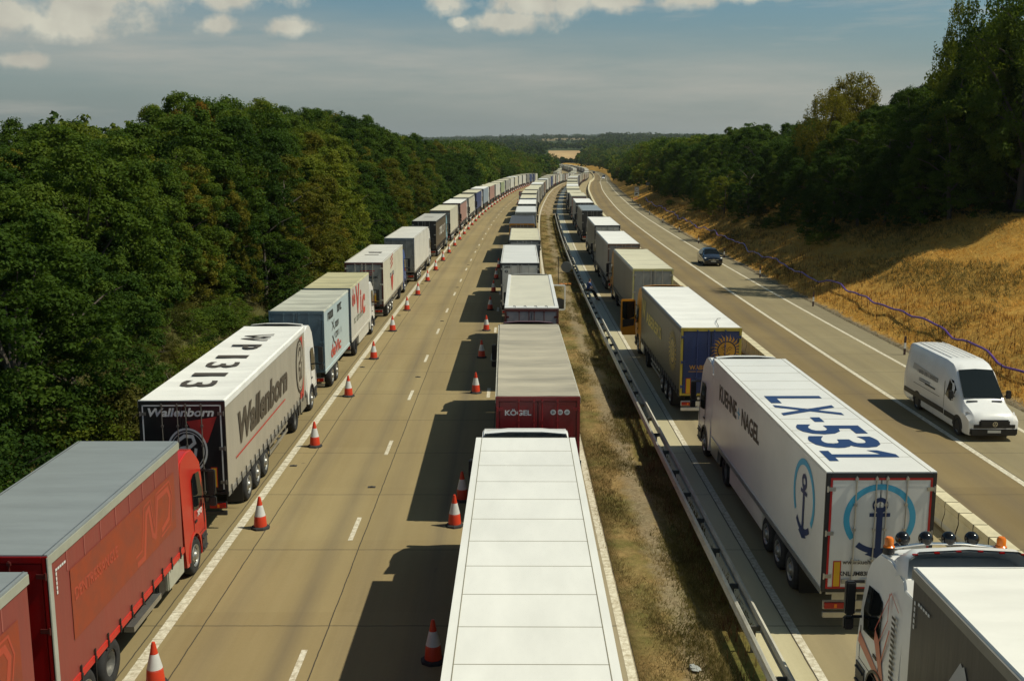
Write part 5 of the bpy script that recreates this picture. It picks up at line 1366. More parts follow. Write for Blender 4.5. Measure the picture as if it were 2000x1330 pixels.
    Decal().ring(0,0,.075,.10,m=0,n=24).stroke([(0,0),(0,.085)], .02).stroke([(0,0),(.075,-.045)], .02).stroke([(0,0),(-.075,-.045)], .02).put('badge', body, [CHROME], (0,-.08,.72), (1,0,0), (0,0,1))
    b = MB(); b.bb((-.26,-.045,.36), (.26,-.03,.47)); part('number_plate', b.mesh('number_plate', [PLATEW]), body)
    lt = paint('grey van lettering', (.16,.16,.17), .5, dirt=0)
    lt2 = paint('pale grey van marking', (.42,.42,.42), .5, dirt=0)
    d = Decal(); d.poly([(-1.5,-.02),(1.3,-.10),(1.4,.10),(.2,.16),(-1.45,.24)], 0, .002)
    d.put('van_marking', body, [lt2], (-.955, 4.75, 1.72), (0,-1,0), (.08,0,1))
    blurred_words(body, lt, (-.962, 4.5, 1.72), (0,-1,0), (.08,0,1), 2.3, .16, 15, 3)
    d = Decal().rect(-.6,.0,.6,.05).rect(-.6,.09,.6,.13); d.put('van_marking', body, [lt], (-1.016, 4.7, 1.34), (0,-1,0), (0,0,1))
    for k in range(5):
        b = MB(); b.box((-.5+.25*k,5.0,2.762), (.05,3.6,.016)); part('roof_rib', b.mesh('roof_rib', [VW], bevel=.005), body)
    r.rotation_euler.z = 0
van()
def cars():
    def car(name, label, lat, y, paintm, suv=True, small=False, away=False):
        loc = (cx(y)+lat, y, zr(y)); a = -math.atan(slope_c(y))+(math.pi if away else 0)
        r = thing(name, label, 'car', loc, (0,0,a))
        S = [(0,.32,.60,.74,.70,.80,.66),(.06,.24,.62,.84,.84,.90,.74),(.3,.22,.68,.93,.9,.94,.78),(1.0,.22,.80,1.06,.92,.95,.80),(1.25,.22,.85,1.12,.92,.95,.80),(1.95,.22,.92,1.52,.92,.95,.66),(2.3,.22,.94,1.60,.92,.95,.64),(3.3,.22,.96,1.60,.92,.95,.64),(3.9,.24,.98,1.50,.92,.94,.62),(4.3,.3,.98,1.20,.9,.92,.66),(4.42,.36,.9,1.05,.84,.88,.68)]
        body = part('car_body', loft(S, 'car_body', paintm), r)
        ngon('windscreen', [(-.74,1.28,1.165),(.74,1.28,1.165),(.62,1.92,1.545),(0,1.97,1.60),(-.62,1.92,1.545)], GLASS, body)
        for s in (-1, 1):
            ngon('side_window', [(s*(.955-(z-.93)*.52+.006), y_, z) for y_, z in [(1.55,1.0),(2.05,1.42),(3.3,1.46),(3.85,1.32),(3.9,1.05)]], GLASS, body)
            ngon('headlight', [(s*.50,.035,.74),(s*.84,.13,.78),(s*.90,.34,.86),(s*.80,.22,.87),(s*.52,.07,.84)], paint('lit headlamp glass', (.8,.82,.85), .1, dirt=0), body)
            b = MB(); b.box((s*1.03,1.55,1.05), (.2,.12,.15)); part('mirror', b.mesh('mirror', [BLACK], bevel=.03), body)
            for yy in (.88, 3.55): car_wheel(r, s*.83, yy, .35, .11, RIMM)
        b = MB(); b.bb((-.5,-.02,.52), (.5,.03,.74)); b.bb((-.72,-.01,.28), (.72,.05,.42)); part('grille', b.mesh('grille', [BLACK], bevel=.02), body)
        b = MB(); b.box((0,-.03,.65), (.96,.02,.03)); part('chrome_bar', b.mesh('chrome_bar', [CHROME]), body)
        Decal().ring(0,0,.07,.09,n=24).stroke([(0,0),(0,.08)], .02).stroke([(0,0),(.07,-.04)], .02).stroke([(0,0),(-.07,-.04)], .02).put('badge', body, [CHROME], (0,-.045,.65), (1,0,0), (0,0,1))
        b = MB(); b.bb((-.26,-.035,.46), (.26,-.022,.55)); part('number_plate', b.mesh('number_plate', [PLATEW]), body)
        return r
    car('suv', 'black car with bright headlights driving towards the camera on the right', 19.55, 105.5, paint('black car paint', (.012,.013,.016), .12, dirt=0, coat=.5))
    car('distant_car', 'tiny white car far off on the outer lane of the right carriageway', 18.9, 620, paint('white car paint', (.8,.8,.8), .2, dirt=0))
    car('distant_car', 'tiny dark car far off close behind the white car', 19.4, 668, paint('black car paint', (.012,.013,.016), .12))
    car('distant_car', 'tiny dark car at the far bend beside the barrier', 15.4, 800, paint('black car paint', (.012,.013,.016), .12), away=False)
cars()

# ------------------------------------------------------------------ vegetation
def leaf_material(name, cols, trans=.38):
    m = bpy.data.materials.new(name); m.use_nodes = True; nt = m.node_tree; N = nt.nodes; L = nt.links; N.clear()
    tc = N.new('ShaderNodeTexCoord'); oi = N.new('ShaderNodeObjectInfo')
    n = noise(N, L, tc.outputs['Object'], .55, 4, .6); n2 = noise(N, L, tc.outputs['Object'], 6, 2, .5)
    f = mth(N, L, 'MULTIPLY_ADD', n, 1.5, -.25); f = mth(N, L, 'ADD', f, mth(N, L, 'MULTIPLY', mth(N, L, 'SUBTRACT', n2, .5), .9))
    f = mth(N, L, 'ADD', f, mth(N, L, 'MULTIPLY', mth(N, L, 'SUBTRACT', oi.outputs['Random'], .5), .5), clamp=True)
    r = N.new('ShaderNodeValToRGB'); L.new(f, r.inputs[0]); els = r.color_ramp.elements
    els[0].color = (*cols[0], 1); els[1].color = (*cols[-1], 1)
    for i, c in enumerate(cols[1:-1]): e = els.new((i+1)/(len(cols)-1)); e.color = (*c, 1)
    d = N.new('ShaderNodeBsdfPrincipled'); d.inputs['Roughness'].default_value = .7; d.inputs['Specular IOR Level'].default_value = .08; L.new(r.outputs[0], d.inputs['Base Color'])
    t = N.new('ShaderNodeBsdfTranslucent'); L.new(mix_nodes(N, L, 1.0, r.outputs[0], (1.25,1.25,.55), 'MULTIPLY'), t.inputs[0])
    mx = N.new('ShaderNodeMixShader'); mx.inputs[0].default_value = trans; L.new(d.outputs[0], mx.inputs[1]); L.new(t.outputs[0], mx.inputs[2])
    o = N.new('ShaderNodeOutputMaterial'); L.new(mx.outputs[0], o.inputs[0]); return m
LEAF = {'dark': leaf_material('dark green leaves', [(.018,.040,.007),(.036,.072,.010),(.068,.11,.015)]),
        'mid': leaf_material('mid green leaves', [(.030,.060,.008),(.062,.105,.013),(.115,.155,.02)]),
        'light': leaf_material('yellowish green leaves', [(.055,.085,.010),(.11,.145,.016),(.19,.20,.025)]),
        'gold': leaf_material('golden autumn leaves', [(.06,.075,.010),(.13,.125,.016),(.24,.19,.025)]),
        'rust': leaf_material('rusty autumn leaves', [(.06,.075,.012),(.18,.11,.015),(.40,.14,.02)]),
        'olive': leaf_material('olive scrub leaves', [(.035,.045,.008),(.08,.085,.018),(.15,.135,.03)])}
BARK = paint('grey brown bark', (.09,.07,.05), .9, dirt=.25, scale=4, bump=.5, bscale=12)
def quads_from(cent, nrm, size, rng, ratio=.62):
    n = len(cent)
    nrm = nrm/np.maximum(1e-6, np.linalg.norm(nrm, axis=1, keepdims=True))
    a = rng.normal(size=(n, 3)); u = np.cross(nrm, a); u /= np.maximum(1e-6, np.linalg.norm(u, axis=1, keepdims=True)); v = np.cross(nrm, u)
    s = (size if np.ndim(size) else np.full(n, size))[:, None]
    p = np.stack([cent-u*s*.5, cent-v*s*ratio*.5+u*s*.05, cent+u*s*.5, cent+v*s*ratio*.5+u*s*.05], 1)
    return p.reshape(-1, 3), np.arange(n*4).reshape(n, 4)
def crown_points(rng, H, R, z0, nclump, per, kind='dome', cr=(.45,.95)):
    """clumps of leaves spread over a lumpy crown; returns centres and normals"""
    d = rng.normal(size=(nclump, 3)); d /= np.linalg.norm(d, axis=1, keepdims=True)
    if kind == 'dome': d[:, 2] = np.abs(d[:, 2])*1.0-.35*(rng.random(nclump) < .45)*rng.random(nclump)*2
    if kind == 'bush': d[:, 2] = np.abs(d[:, 2])
    lob = rng.normal(size=(7, 3)); lob /= np.linalg.norm(lob, axis=1, keepdims=True); lob[:, 2] = np.abs(lob[:, 2])*.8
    k = np.max(d@lob.T, axis=1); rad = .66+.34*np.clip((k-.45)/.5, 0, 1)
    rad *= 1-.45*rng.random(nclump)**2.2
    c = d*rad[:, None]*np.array([R, R, (H-z0)/2*1.0]); 
    if kind in ('dome',): c[:, 2] = c[:, 2]*1.15+z0+(H-z0)*.42
    elif kind == 'bush': c[:, 2] = d[:, 2]*rad*H
    elif kind == 'wall':     # leafy from the ground up, made of rounded puffs
        nl = 22; t = np.linspace(.06, .90, nl)+rng.normal(size=nl)*.03; a = rng.random()*6+np.arange(nl)*2.4
        rr = R*.72*np.sqrt(np.clip(1-((t-.36)/.66)**2, .02, 1))*rng.uniform(.8, 1.15, nl)
        LC = np.stack([np.cos(a)*rr, np.sin(a)*rr, H*t*.93], 1); LR = rng.uniform(.95, 1.75, nl)*(1.12-.45*t)
        which = rng.integers(0, nl, nclump); dd = rng.normal(size=(nclump, 3)); dd /= np.linalg.norm(dd, axis=1, keepdims=True)
        out = LC[which]*np.array([1, 1, 0]); out /= np.maximum(.3, np.linalg.norm(out, axis=1, keepdims=True))
        dd = dd+out*.55+np.array([0, 0, .45]); dd /= np.linalg.norm(dd, axis=1, keepdims=True)
        c = LC[which]+dd*LR[which][:, None]*(1-.3*rng.random((nclump, 1))**2)
        c[:, 2] = np.clip(c[:, 2], .2, H*1.02)
    elif kind == 'birch':
        t = rng.random(nclump)**.8; z = z0+(H-z0)*t; rr = R*np.sin(np.pi*np.clip(.12+.80*t, 0, 1))**.8
        a = rng.random(nclump)*2*np.pi; q = .35+.65*rng.random(nclump)**.5
        c = np.stack([np.cos(a)*rr*q, np.sin(a)*rr*q, z], 1)
    if kind != 'birch': c[:, 2] = np.minimum(c[:, 2], H-.3)
    r = rng.uniform(cr[0], cr[1], nclump)
    m = rng.normal(size=(nclump, per, 3)); m /= np.linalg.norm(m, axis=2, keepdims=True)
    rr = rng.random((nclump, per, 1))**.45
    fl = np.array([1, 1, .62]) if kind != 'birch' else np.array([.55, .55, 1.35])
    p = c[:, None, :]+m*rr*r[:, None, None]*fl
    nn = m*.9+np.array([0, 0, .55])+rng.normal(size=m.shape)*.55
    if kind == 'birch': nn = m*.6+rng.normal(size=m.shape)*.8
    p = p.reshape(-1, 3); nn = nn.reshape(-1, 3)
    keep = p[:, 2] > .05
    return p[keep], nn[keep], c
def trunk_builder(rng, H, z0, cl, birch=False):
    b = MB(); top = H*.72; n = 7; pts = []; x = y = 0
    for i in range(n):
        t = i/(n-1); pts.append((x, y, top*t)); x += rng.normal()*.14; y += rng.normal()*.14
    b.tube(pts, [.20*(1-.75*i/(n-1))*H/10 for i in range(n)], 8)
    idx = rng.choice(len(cl), min(9, len(cl)), replace=False)
    for i in idx:
        e = cl[i]; k = int(rng.integers(2, n-1)); s = pts[k]
        if e[2] < s[2]: s = pts[max(1, k-2)]
        mid = ((s[0]+e[0])/2, (s[1]+e[1])/2, (s[2]+e[2])/2+.3)
        b.tube([s, mid, tuple(e)], [.075*H/10, .045*H/10, .012], 5)
    return b.mesh('trunk', [BARK], smooth=60)
PROTO = {}
def make_proto(key, seed, H, R, z0, ncl, per, size, kind='dome', cr=(.45,.95)):
    rng = np.random.default_rng(seed)
    p, n, c = crown_points(rng, H, R, z0, ncl, per, kind, cr)
    sz = size*rng.uniform(.7, 1.3, len(p))
    V, F = quads_from(p, n, sz, rng, .62 if kind != 'birch' else .45)
    PROTO[key] = (np_mesh('crown', V, F, LEAF['mid']), trunk_builder(rng, H, z0, c))
for i in range(5): make_proto(('dome', i), 20+i, 10, 3.5+.25*i, .9, 230+15*i, 85, .20)
for i in range(5): make_proto(('wall', i), 80+i, 10, 3.3+.3*i, .1, (430,470,520,450,500)[i], 80, (.165,.145,.13,.18,.15)[i], 'wall', ((.32,.62),(.28,.55),(.25,.5),(.36,.75),(.3,.58))[i])
for i in range(2): make_proto(('loose', i), 40+i, 10, 3.2, 2.0, 150, 80, .19, cr=(.35,.75))
make_proto(('birch', 0), 50, 10, 3.1, 1.2, 420, 34, .17, 'birch', (.35,.7)); make_proto(('birch', 1), 51, 10, 2.4, 1.0, 300, 34, .16, 'birch', (.3,.6))
for i in range(3): make_proto(('bush', i), 60+i, 3, 1.9, 0, 80, 60, .13, 'bush', (.3,.6))

def ytop(px):
    X = [-400,0,60,95,140,165,200,240,320,350,400,520,540,600,650,700,750,830,880,930,1000,1040,1075,1120,1160,1200,1250,1280,1330,1420,1450,1480,1530,1560,1590,1620,1650,1690,1730,1750,1800,1850,1870,1890,1910,1940,1960,2000,2400]
    Y = [255,256,244,225,208,228,238,236,230,196,172,176,194,200,206,222,244,264,270,268,268,272,280,283,270,256,249,262,262,258,232,240,262,212,232,222,236,190,192,158,154,150,110,60,40,20,8,-20,-150]
    return float(np.interp(px, X, Y))
def cap_z(x, y):
    d = y*math.cos(.1755)+.0
    px = 1000+2089*x/(y*.985+1.2); return 11.28+(295-ytop(px))/2089*y*1.0, px
def tree(kind, idx, x, y, z, H, wid, leafm, label, cat, group, name='broadleaf_tree', rnd=None):
    r = thing(name, label, cat, (x, y, z-.15), (0, 0, rnd.uniform(0, 6.28)), group)
    cr, tk = PROTO[(kind, idx)]; base = 3.0 if kind == 'bush' else 10.0
    r.scale = (wid*H/base, wid*H/base, H/base)
    part('crown', cr, r, [LEAF[leafm]])
    if kind != 'bush': part('trunk', tk, r)
    else: part('stems', tk, r)
    return r
TREES = []
def plant_near():
    rnd = random.Random(21)
    GL = {'dark':'dark green broadleaf tree in the dense wood beside the left queue','mid':'mid green broadleaf tree in the dense wood beside the left queue','light':'yellowish green tree in the dense wood beside the left queue',
          'gold':'golden yellow tree among the green wood beside the left queue','rust':'tree with rusty orange leaves in the left wood'}
    GR = {'dark':'dark green broadleaf tree on top of the right embankment','mid':'mid green tree on top of the right embankment','light':'yellowish green tree on top of the right embankment','gold':'golden yellow tree among dark ones on the right embankment'}
    # left wood
    rows = [(-16.2,4.6,.72),(-20.5,5.0,.9),(-25.5,5.6,1.0),(-32,6.6,1.0)]
    for ri, (lat0, sp, k) in enumerate(rows):
        y = 15+rnd.uniform(0, 4)
        while y < 235:
            la = lat0+rnd.uniform(-1.2, 1.2)
            if ri == 0 and 42 < y < 66: la -= 3.6
            x = cx(y)+la; z = ground_z(la, y); cz, px = cap_z(x, y)
            H = min(rnd.uniform(9.0, 14.5)*k, max(4, (cz-z)*rnd.uniform(.80, 1.04)))
            if ri >= 2: H = max(H, min((cz-z)*rnd.uniform(.93, 1.03), 17))
            if px > -260:
                q = rnd.random(); lm = 'dark' if q < .44 else ('mid' if q < .82 else ('light' if q < .96 else 'gold'))
                if 560 < px < 640 and ri < 2: lm = 'gold' if q < .4 else 'light'
                kd = 'wall' if ri < 3 or rnd.random() < .5 else 'dome'
                tree(kd, rnd.randrange(5), x, y, z, H, rnd.uniform(.9, 1.12)*(11/H)**.25, lm, GL[lm], 'tree', 'trees of the left wood', rnd=rnd)
            y += sp*rnd.uniform(.8, 1.2)*(1 if y < 120 else 1.25)
    # two singled out
    tree('wall', 1, -17.6, 66.0, ground_z(-17.6, 66), 8.0, .62, 'gold', 'golden brown tree leaning out of the wood near the pale blue trailer', 'tree', None, rnd=rnd)
    tree('wall', 0, -26.5, 90.0, ground_z(-26.5, 90), 12.6, .6, 'rust', 'tree with rusty orange top in the middle of the left wood', 'tree', None, rnd=rnd)
    tree('dome', 3, 38.6, 124.0, ground_z(37.5, 124), 14.2, .62, 'gold', 'golden topped tree standing above the dark trees on the right', 'tree', None, rnd=rnd)
    for k in range(34):
        y = rnd.uniform(41, 68); la = rnd.uniform(-19.5, -13.4); lm = rnd.choice(['olive','mid','olive','light'])
        tree('bush', rnd.randrange(3), la, y, ground_z(la, y), rnd.uniform(.8, 2.0), rnd.uniform(1.2, 1.8), lm, 'low %s scrub on the bank behind the white roofed WP1313 lorry' % {'mid':'green','olive':'olive brown','light':'yellow green'}[lm], 'shrub', 'scrub on the left bank', 'shrub', rnd)
    # scrub along its edge
    y = 14
    while y < 235:
        la = -13.9+rnd.uniform(-.7, .5)
        if 44 < y < 64: la -= .6
        H = rnd.uniform(1.8, 3.6)*(.55 if 44 < y < 66 else 1)
        lm = rnd.choice(['mid','olive','light','dark'])
        tree('bush', rnd.randrange(3), cx(y)+la, y, ground_z(la, y), H, rnd.uniform(.9, 1.3), lm, 'low %s shrub at the foot of the left wood' % {'mid':'green','olive':'olive brown','light':'yellow green','dark':'dark green'}[lm], 'shrub', 'shrubs along the left wood edge', 'shrub', rnd)
        y += rnd.uniform(2.2, 3.6)*(1 if y < 110 else 1.5)
    # right embankment
    rows = [(35.8,5.0,.9),(40.5,5.2,1.0),(46,6.0,1.0)]
    for ri, (lat0, sp, k) in enumerate(rows):
        y = (85, 81, 78)[ri]+rnd.uniform(0, 3)
        while y < 240:
            la = lat0+rnd.uniform(-1.3, 1.3)-(3.5*ss(150, 235, y)); x = cx(y)+la; z = ground_z(la, y); cz, px = cap_z(x, y)
            H = min(rnd.uniform(9, 14)*k, max(4, (cz-z)*rnd.uniform(.86, 1.02)))
            if ri >= 1: H = max(H, min((cz-z)*rnd.uniform(.9, 1.02), 18))
            q = rnd.random(); lm = 'dark' if q < .35 else ('mid' if q < .8 else 'light')
            kd = 'wall' if rnd.random() < .85 else 'dome'
            tree(kd, rnd.randrange(5), x, y, z, H, rnd.uniform(.85, 1.08)*(11/H)**.3, lm, GR[lm], 'tree', 'trees on the right embankment', rnd=rnd)
            y += sp*rnd.uniform(.8, 1.2)*(1 if y < 130 else 1.3)
    for (x, y, H, w, i, lm, lab) in [(39.8,85,24.0,.66,0,'mid','tall feathery birch with drooping twigs at the right edge'),(43.2,91,23,.64,1,'mid','second tall birch just behind the one at the right edge'),
                                  (38.0,93,17.0,.66,1,'light','shorter birch below the tall ones on the right'),
                                  (34.5,119,12.0,1.0,0,'gold','golden leaved tree drooping down the right embankment')]:
        tree('birch', i, x, y, ground_z(x-cx(y), y), H, w, lm, lab, 'tree', None, 'birch_tree', rnd)
    for (la, y, H) in [(33.0,96,7),(32.2,101,8),(31.6,107,8.5),(33.5,112,9),(31.0,114,7.5),(32.5,119,8),(34.0,90,6.5),(32,127,6),(33.2,134,7),(31.5,142,5.5)]+[(rnd.uniform(28.6,32.0)-.012*(q-130), q, rnd.uniform(4.2,8.0)) for q in range(136, 238, 5)]:
        z = ground_z(la, y); lm = 'dark' if y < 128 else rnd.choice(['mid','light','mid','dark']); tree('wall', int(y) % 5, cx(y)+la, y, z, H, 1.0, lm, {'dark':'dark green','mid':'mid green','light':'yellowish green'}[lm]+' thicket tree low on the right embankment slope', 'tree', 'thicket trees on the right slope', rnd=rnd)
    for k in range(40):
        y = rnd.uniform(124, 235); la = rnd.uniform(27.5, 34.5)-(y-110)*.012; lm = rnd.choice(['olive','mid','light','light'])
        if k < 6: y = rnd.uniform(98, 124); la = rnd.uniform(28.5, 31)
        tree('bush', rnd.randrange(3), cx(y)+la, y, ground_z(la, y), rnd.uniform(.7, 2.2), rnd.uniform(1.2, 1.9), lm, '%s bramble bush on the right embankment slope' % {'mid':'green','olive':'olive brown','light':'yellow green'}[lm], 'shrub', 'bramble bushes on the right slope', 'shrub', rnd)
plant_near()

def merged_trees(name, label, spots, per, leafsize, mats, seed):
    """a mass of far trees as one object per call; spots = (x, y, z, H, R)"""
    rng = np.random.default_rng(seed); Vs = []; Fs = []; MI = []; base = 0
    for (x, y, z, H, R, mi) in spots:
        ncl = max(6, per//22)
        p, n, c = crown_points(rng, H, R, H*.08, ncl, 22, 'dome', (R*.18, R*.36))
        V, F = quads_from(p+np.array([x, y, z]), n, leafsize*rng.uniform(.7, 1.3, len(p)), rng, .8)
        Vs.append(V); Fs.append(F+base); base += len(V); MI.append(np.full(len(F), mi))
    me = np_mesh(name, np.concatenate(Vs), np.concatenate(Fs), mats[0])
    for m in mats[1:]: me.materials.append(m)
    me.polygons.foreach_set('material_index', np.concatenate(MI).astype(np.int32)); me.update()
    return tag(part(name, me), label, 'woodland', None, 'stuff')
def far_woods():
    rnd = random.Random(31); M = [LEAF['dark'], LEAF['mid'], LEAF['light'], LEAF['olive']]
    def mi(): return rnd.choices([0,1,2,3], [.42,.38,.14,.06])[0]
    def spot(la, y, Hn, wild=1.0, hi=.98):
        x = cx(y)+la; z = ground_z(la, y); cz, px = cap_z(x, y)
        H = min(Hn, max(3.0, (cz-z)*rnd.uniform(.85, hi+.04)))
        return (x, y, z-.2, H, H*rnd.uniform(.30, .42)*wild, mi())
    A = []
    y = 236
    while y < 560:
        for lat0 in (-15.5,-20.5,-27,-35): A.append(spot(lat0+rnd.uniform(-1.5, 1.5), y+rnd.uniform(-3, 3), rnd.uniform(9, 14) if lat0 < -18 else rnd.uniform(5, 10)))
        for lat0 in (29,34.5,41,49): A.append(spot(lat0+rnd.uniform(-1.5, 1.5)-3*ss(236, 330, y), y+rnd.uniform(-3, 3), rnd.uniform(8, 13) if lat0 > 31 else rnd.uniform(3, 7)))
        y += rnd.uniform(5.0, 7.0)
    merged_trees('woodland', 'mid distance trees on both sides of the motorway before the bend', A, 1500, .42, M, 5)
    B = []
    y = 560
    while y < 1230:
        for lat0 in (-16,-24,-34,-48): B.append(spot(lat0+rnd.uniform(-3, 3), y+rnd.uniform(-6, 6), rnd.uniform(9, 15)))
        for lat0 in (26,33,43,56): 
            s = spot(lat0+rnd.uniform(-2, 2), y+rnd.uniform(-6, 6), rnd.uniform(8, 14))
            px = 1000+2089*s[0]/s[1]
            if px > 1128 or y < 700: B.append(s)
        y += rnd.uniform(9, 12)
    for k in range(900):
        side = rnd.random() < .4; y = rnd.uniform(200, 1250); la = rnd.uniform(-160, -45) if side else rnd.uniform(55, 230)
        s = spot(la, y, rnd.uniform(10, 16) if y < 450 else rnd.uniform(13, 23), 1.0, 1.02); px = 1000+2089*s[0]/s[1]
        if (px < 1078 or px > 1140) and -80 < px < 2080: B.append(s)
    merged_trees('far_woodland', 'distant woods lining the far bend of the motorway', B, 420, .95, M, 6)
    Cc = []
    for k in range(4200):
        y = (rnd.uniform(1250, 1950), rnd.uniform(1950, 2600), rnd.uniform(2600, 3600))[k % 3]; px = rnd.uniform(640, 1500); x = (px-1000)/2089*y
        if 1066 < px < 1142 and y < 1880: continue
        z = ground_z(x-cx(y), y); cz, _ = cap_z(x, y); H = min(rnd.uniform(10, 21), max(5, (cz-z)*rnd.uniform(.9, 1.25)))
        Cc.append((x, y, z-.3, H, H*rnd.uniform(.4, .6), mi()))
    for k in range(46):     # hedge in front of the field
        px = rnd.uniform(1066, 1132); y = rnd.uniform(1205, 1235); x = (px-1000)/2089*y; Cc.append((x, y, ground_z(x-cx(y), y)-.3, rnd.uniform(2.5, 6.0 if px > 1100 else 8), rnd.uniform(2, 4), mi()))
    for k in range(1500):
        y = rnd.uniform(3600, 7400); px = rnd.uniform(640, 1450); x = (px-1000)/2089*y
        Cc.append((x, y, ground_z(x-cx(y), y)-1, rnd.uniform(10, 17), rnd.uniform(14, 30), mi()))
    merged_trees('horizon_woodland', 'far woods and hedges along the horizon around the golden field', Cc, 110, 2.6, M, 7)
far_woods()

def grass_material(name, cols):
    m, nt, N, L, P = nodes_of(name)
    g = N.new('ShaderNodeNewGeometry'); n = noise(N, L, g.outputs['Position'], .45, 4, .6); n2 = noise(N, L, g.outputs['Position'], 7, 2, .5)
    f = mth(N, L, 'ADD', mth(N, L, 'MULTIPLY_ADD', n, 1.7, -.4), mth(N, L, 'MULTIPLY', mth(N, L, 'SUBTRACT', n2, .5), 1.0), clamp=True)
    r = N.new('ShaderNodeValToRGB'); L.new(f, r.inputs[0]); els = r.color_ramp.elements
    els[0].color = (*cols[0], 1); els[1].color = (*cols[-1], 1)
    for i, c in enumerate(cols[1:-1]): e = els.new((i+1)/(len(cols)-1)); e.color = (*c, 1)
    L.new(r.outputs[0], P.inputs['Base Color']); P.inputs['Roughness'].default_value = .7; P.inputs['Specular IOR Level'].default_value = .2
    t = N.new('ShaderNodeBsdfTranslucent'); L.new(r.outputs[0], t.inputs[0]); mx = N.new('ShaderNodeMixShader'); mx.inputs[0].default_value = .4
    L.new(P.outputs[0], mx.inputs[1]); L.new(t.outputs[0], mx.inputs[2]); L.new(mx.outputs[0], N['Material Output'].inputs[0])
    return m
def blades(name, label, mat, spots, hmin, hmax, w, per, seed, lean=.45):
    rng = np.random.default_rng(seed); S = np.asarray(spots, float); n = len(S)
    P = np.repeat(S, per, 0)+np.concatenate([rng.normal(size=(n*per, 2))*.09, np.zeros((n*per, 1))], 1)
    a = rng.random(n*per)*2*np.pi; h = rng.uniform(hmin, hmax, n*per)
    u = np.stack([np.cos(a), np.sin(a), np.zeros_like(a)], 1); b = rng.normal(size=(n*per, 3))*lean*h[:, None]; b[:, 2] = 0
    tip = P+b+np.array([0, 0, 1])*h[:, None]; ww = w*rng.uniform(.6, 1.3, n*per)[:, None]
    V = np.stack([P-u*ww, P+u*ww, tip], 1).reshape(-1, 3); F = np.arange(len(V)).reshape(-1, 3)
    return tag(part(name, np_mesh(name, V, F, mat)), label, 'grass', None, 'stuff')
def grasses():
    rnd = random.Random(41)
    straw = grass_material('dry straw blades', [(.40,.20,.04),(.70,.41,.09),(.88,.60,.20)]); grn = grass_material('green verge blades', [(.06,.055,.014),(.16,.135,.04),(.28,.22,.08)])
    dock = grass_material('brown dock stems', [(.05,.02,.01),(.12,.05,.02),(.17,.09,.04)])
    def sp(l0, l1, y0, y1, n, p=1.0, f=lambda la, y: True):
        out = []
        while len(out) < n:
            y = y0*(y1/y0)**(rnd.random()**p); la = rnd.uniform(l0, l1)
            if f(la, y): out.append((cx(y)+la, y, ground_z(la, y)))
        return out
    pat = lambda la, y: math.sin(y*.9+la*3)+math.sin(y*.37-la*2+1)+rnd.uniform(-1, 1)
    mst = grass_material('faded median straw', [(.14,.10,.04),(.34,.26,.11),(.56,.45,.24)])
    blades('dry_grass', 'short dry straw grass on the median verge', mst, sp(2.8, 5.2, 15, 190, 12000, f=lambda la, y: abs(la-4.25-.3*math.sin(y*.5)) > .36+.25*math.sin(y*1.3) and pat(la, y) > -.5), .03, .14, .009, 5, 1)
    blades('green_grass', 'greenish weeds and grass near the crash barrier in the median', grn, sp(4.3, 5.7, 15, 190, 9000, f=lambda la, y: pat(la, y) > .1)+sp(2.9, 4.2, 15, 190, 2200, f=lambda la, y: pat(la, y) > 1.0), .04, .17, .012, 5, 2)
    blades('slope_grass', 'long dry golden grass covering the right embankment slope', straw, sp(22.9, 38.5, 32, 260, 42000), .08, .30, .018, 4, 3, .7)
    blades('slope_weeds', 'greenish weeds scattered over the right embankment', grn, sp(23.2, 36, 60, 260, 9000, f=lambda la, y: pat(la*.3, y*.2) > .7), .15, .45, .02, 4, 4, .5)
    blades('dock_weeds', 'dark reddish dead weed stems on the right verge', dock, sp(23.0, 27.5, 45, 220, 2600), .2, .65, .014, 3, 5, .15)
    blades('bank_grass', 'olive grass on the bank at the foot of the left wood', grn, sp(-22, -12.4, 15, 230, 15000), .12, .40, .02, 4, 6, .5)
    blades('tall_weeds', 'taller brown and green weeds standing near the crash barrier', dock, sp(4.8, 5.65, 16, 150, 500), .15, .45, .010, 4, 9, .25)
    blades('joint_weeds', 'small weeds in the joint along the right verge edge', grn, sp(22.3, 22.7, 30, 220, 900), .03, .10, .012, 4, 8, .5)
grasses()

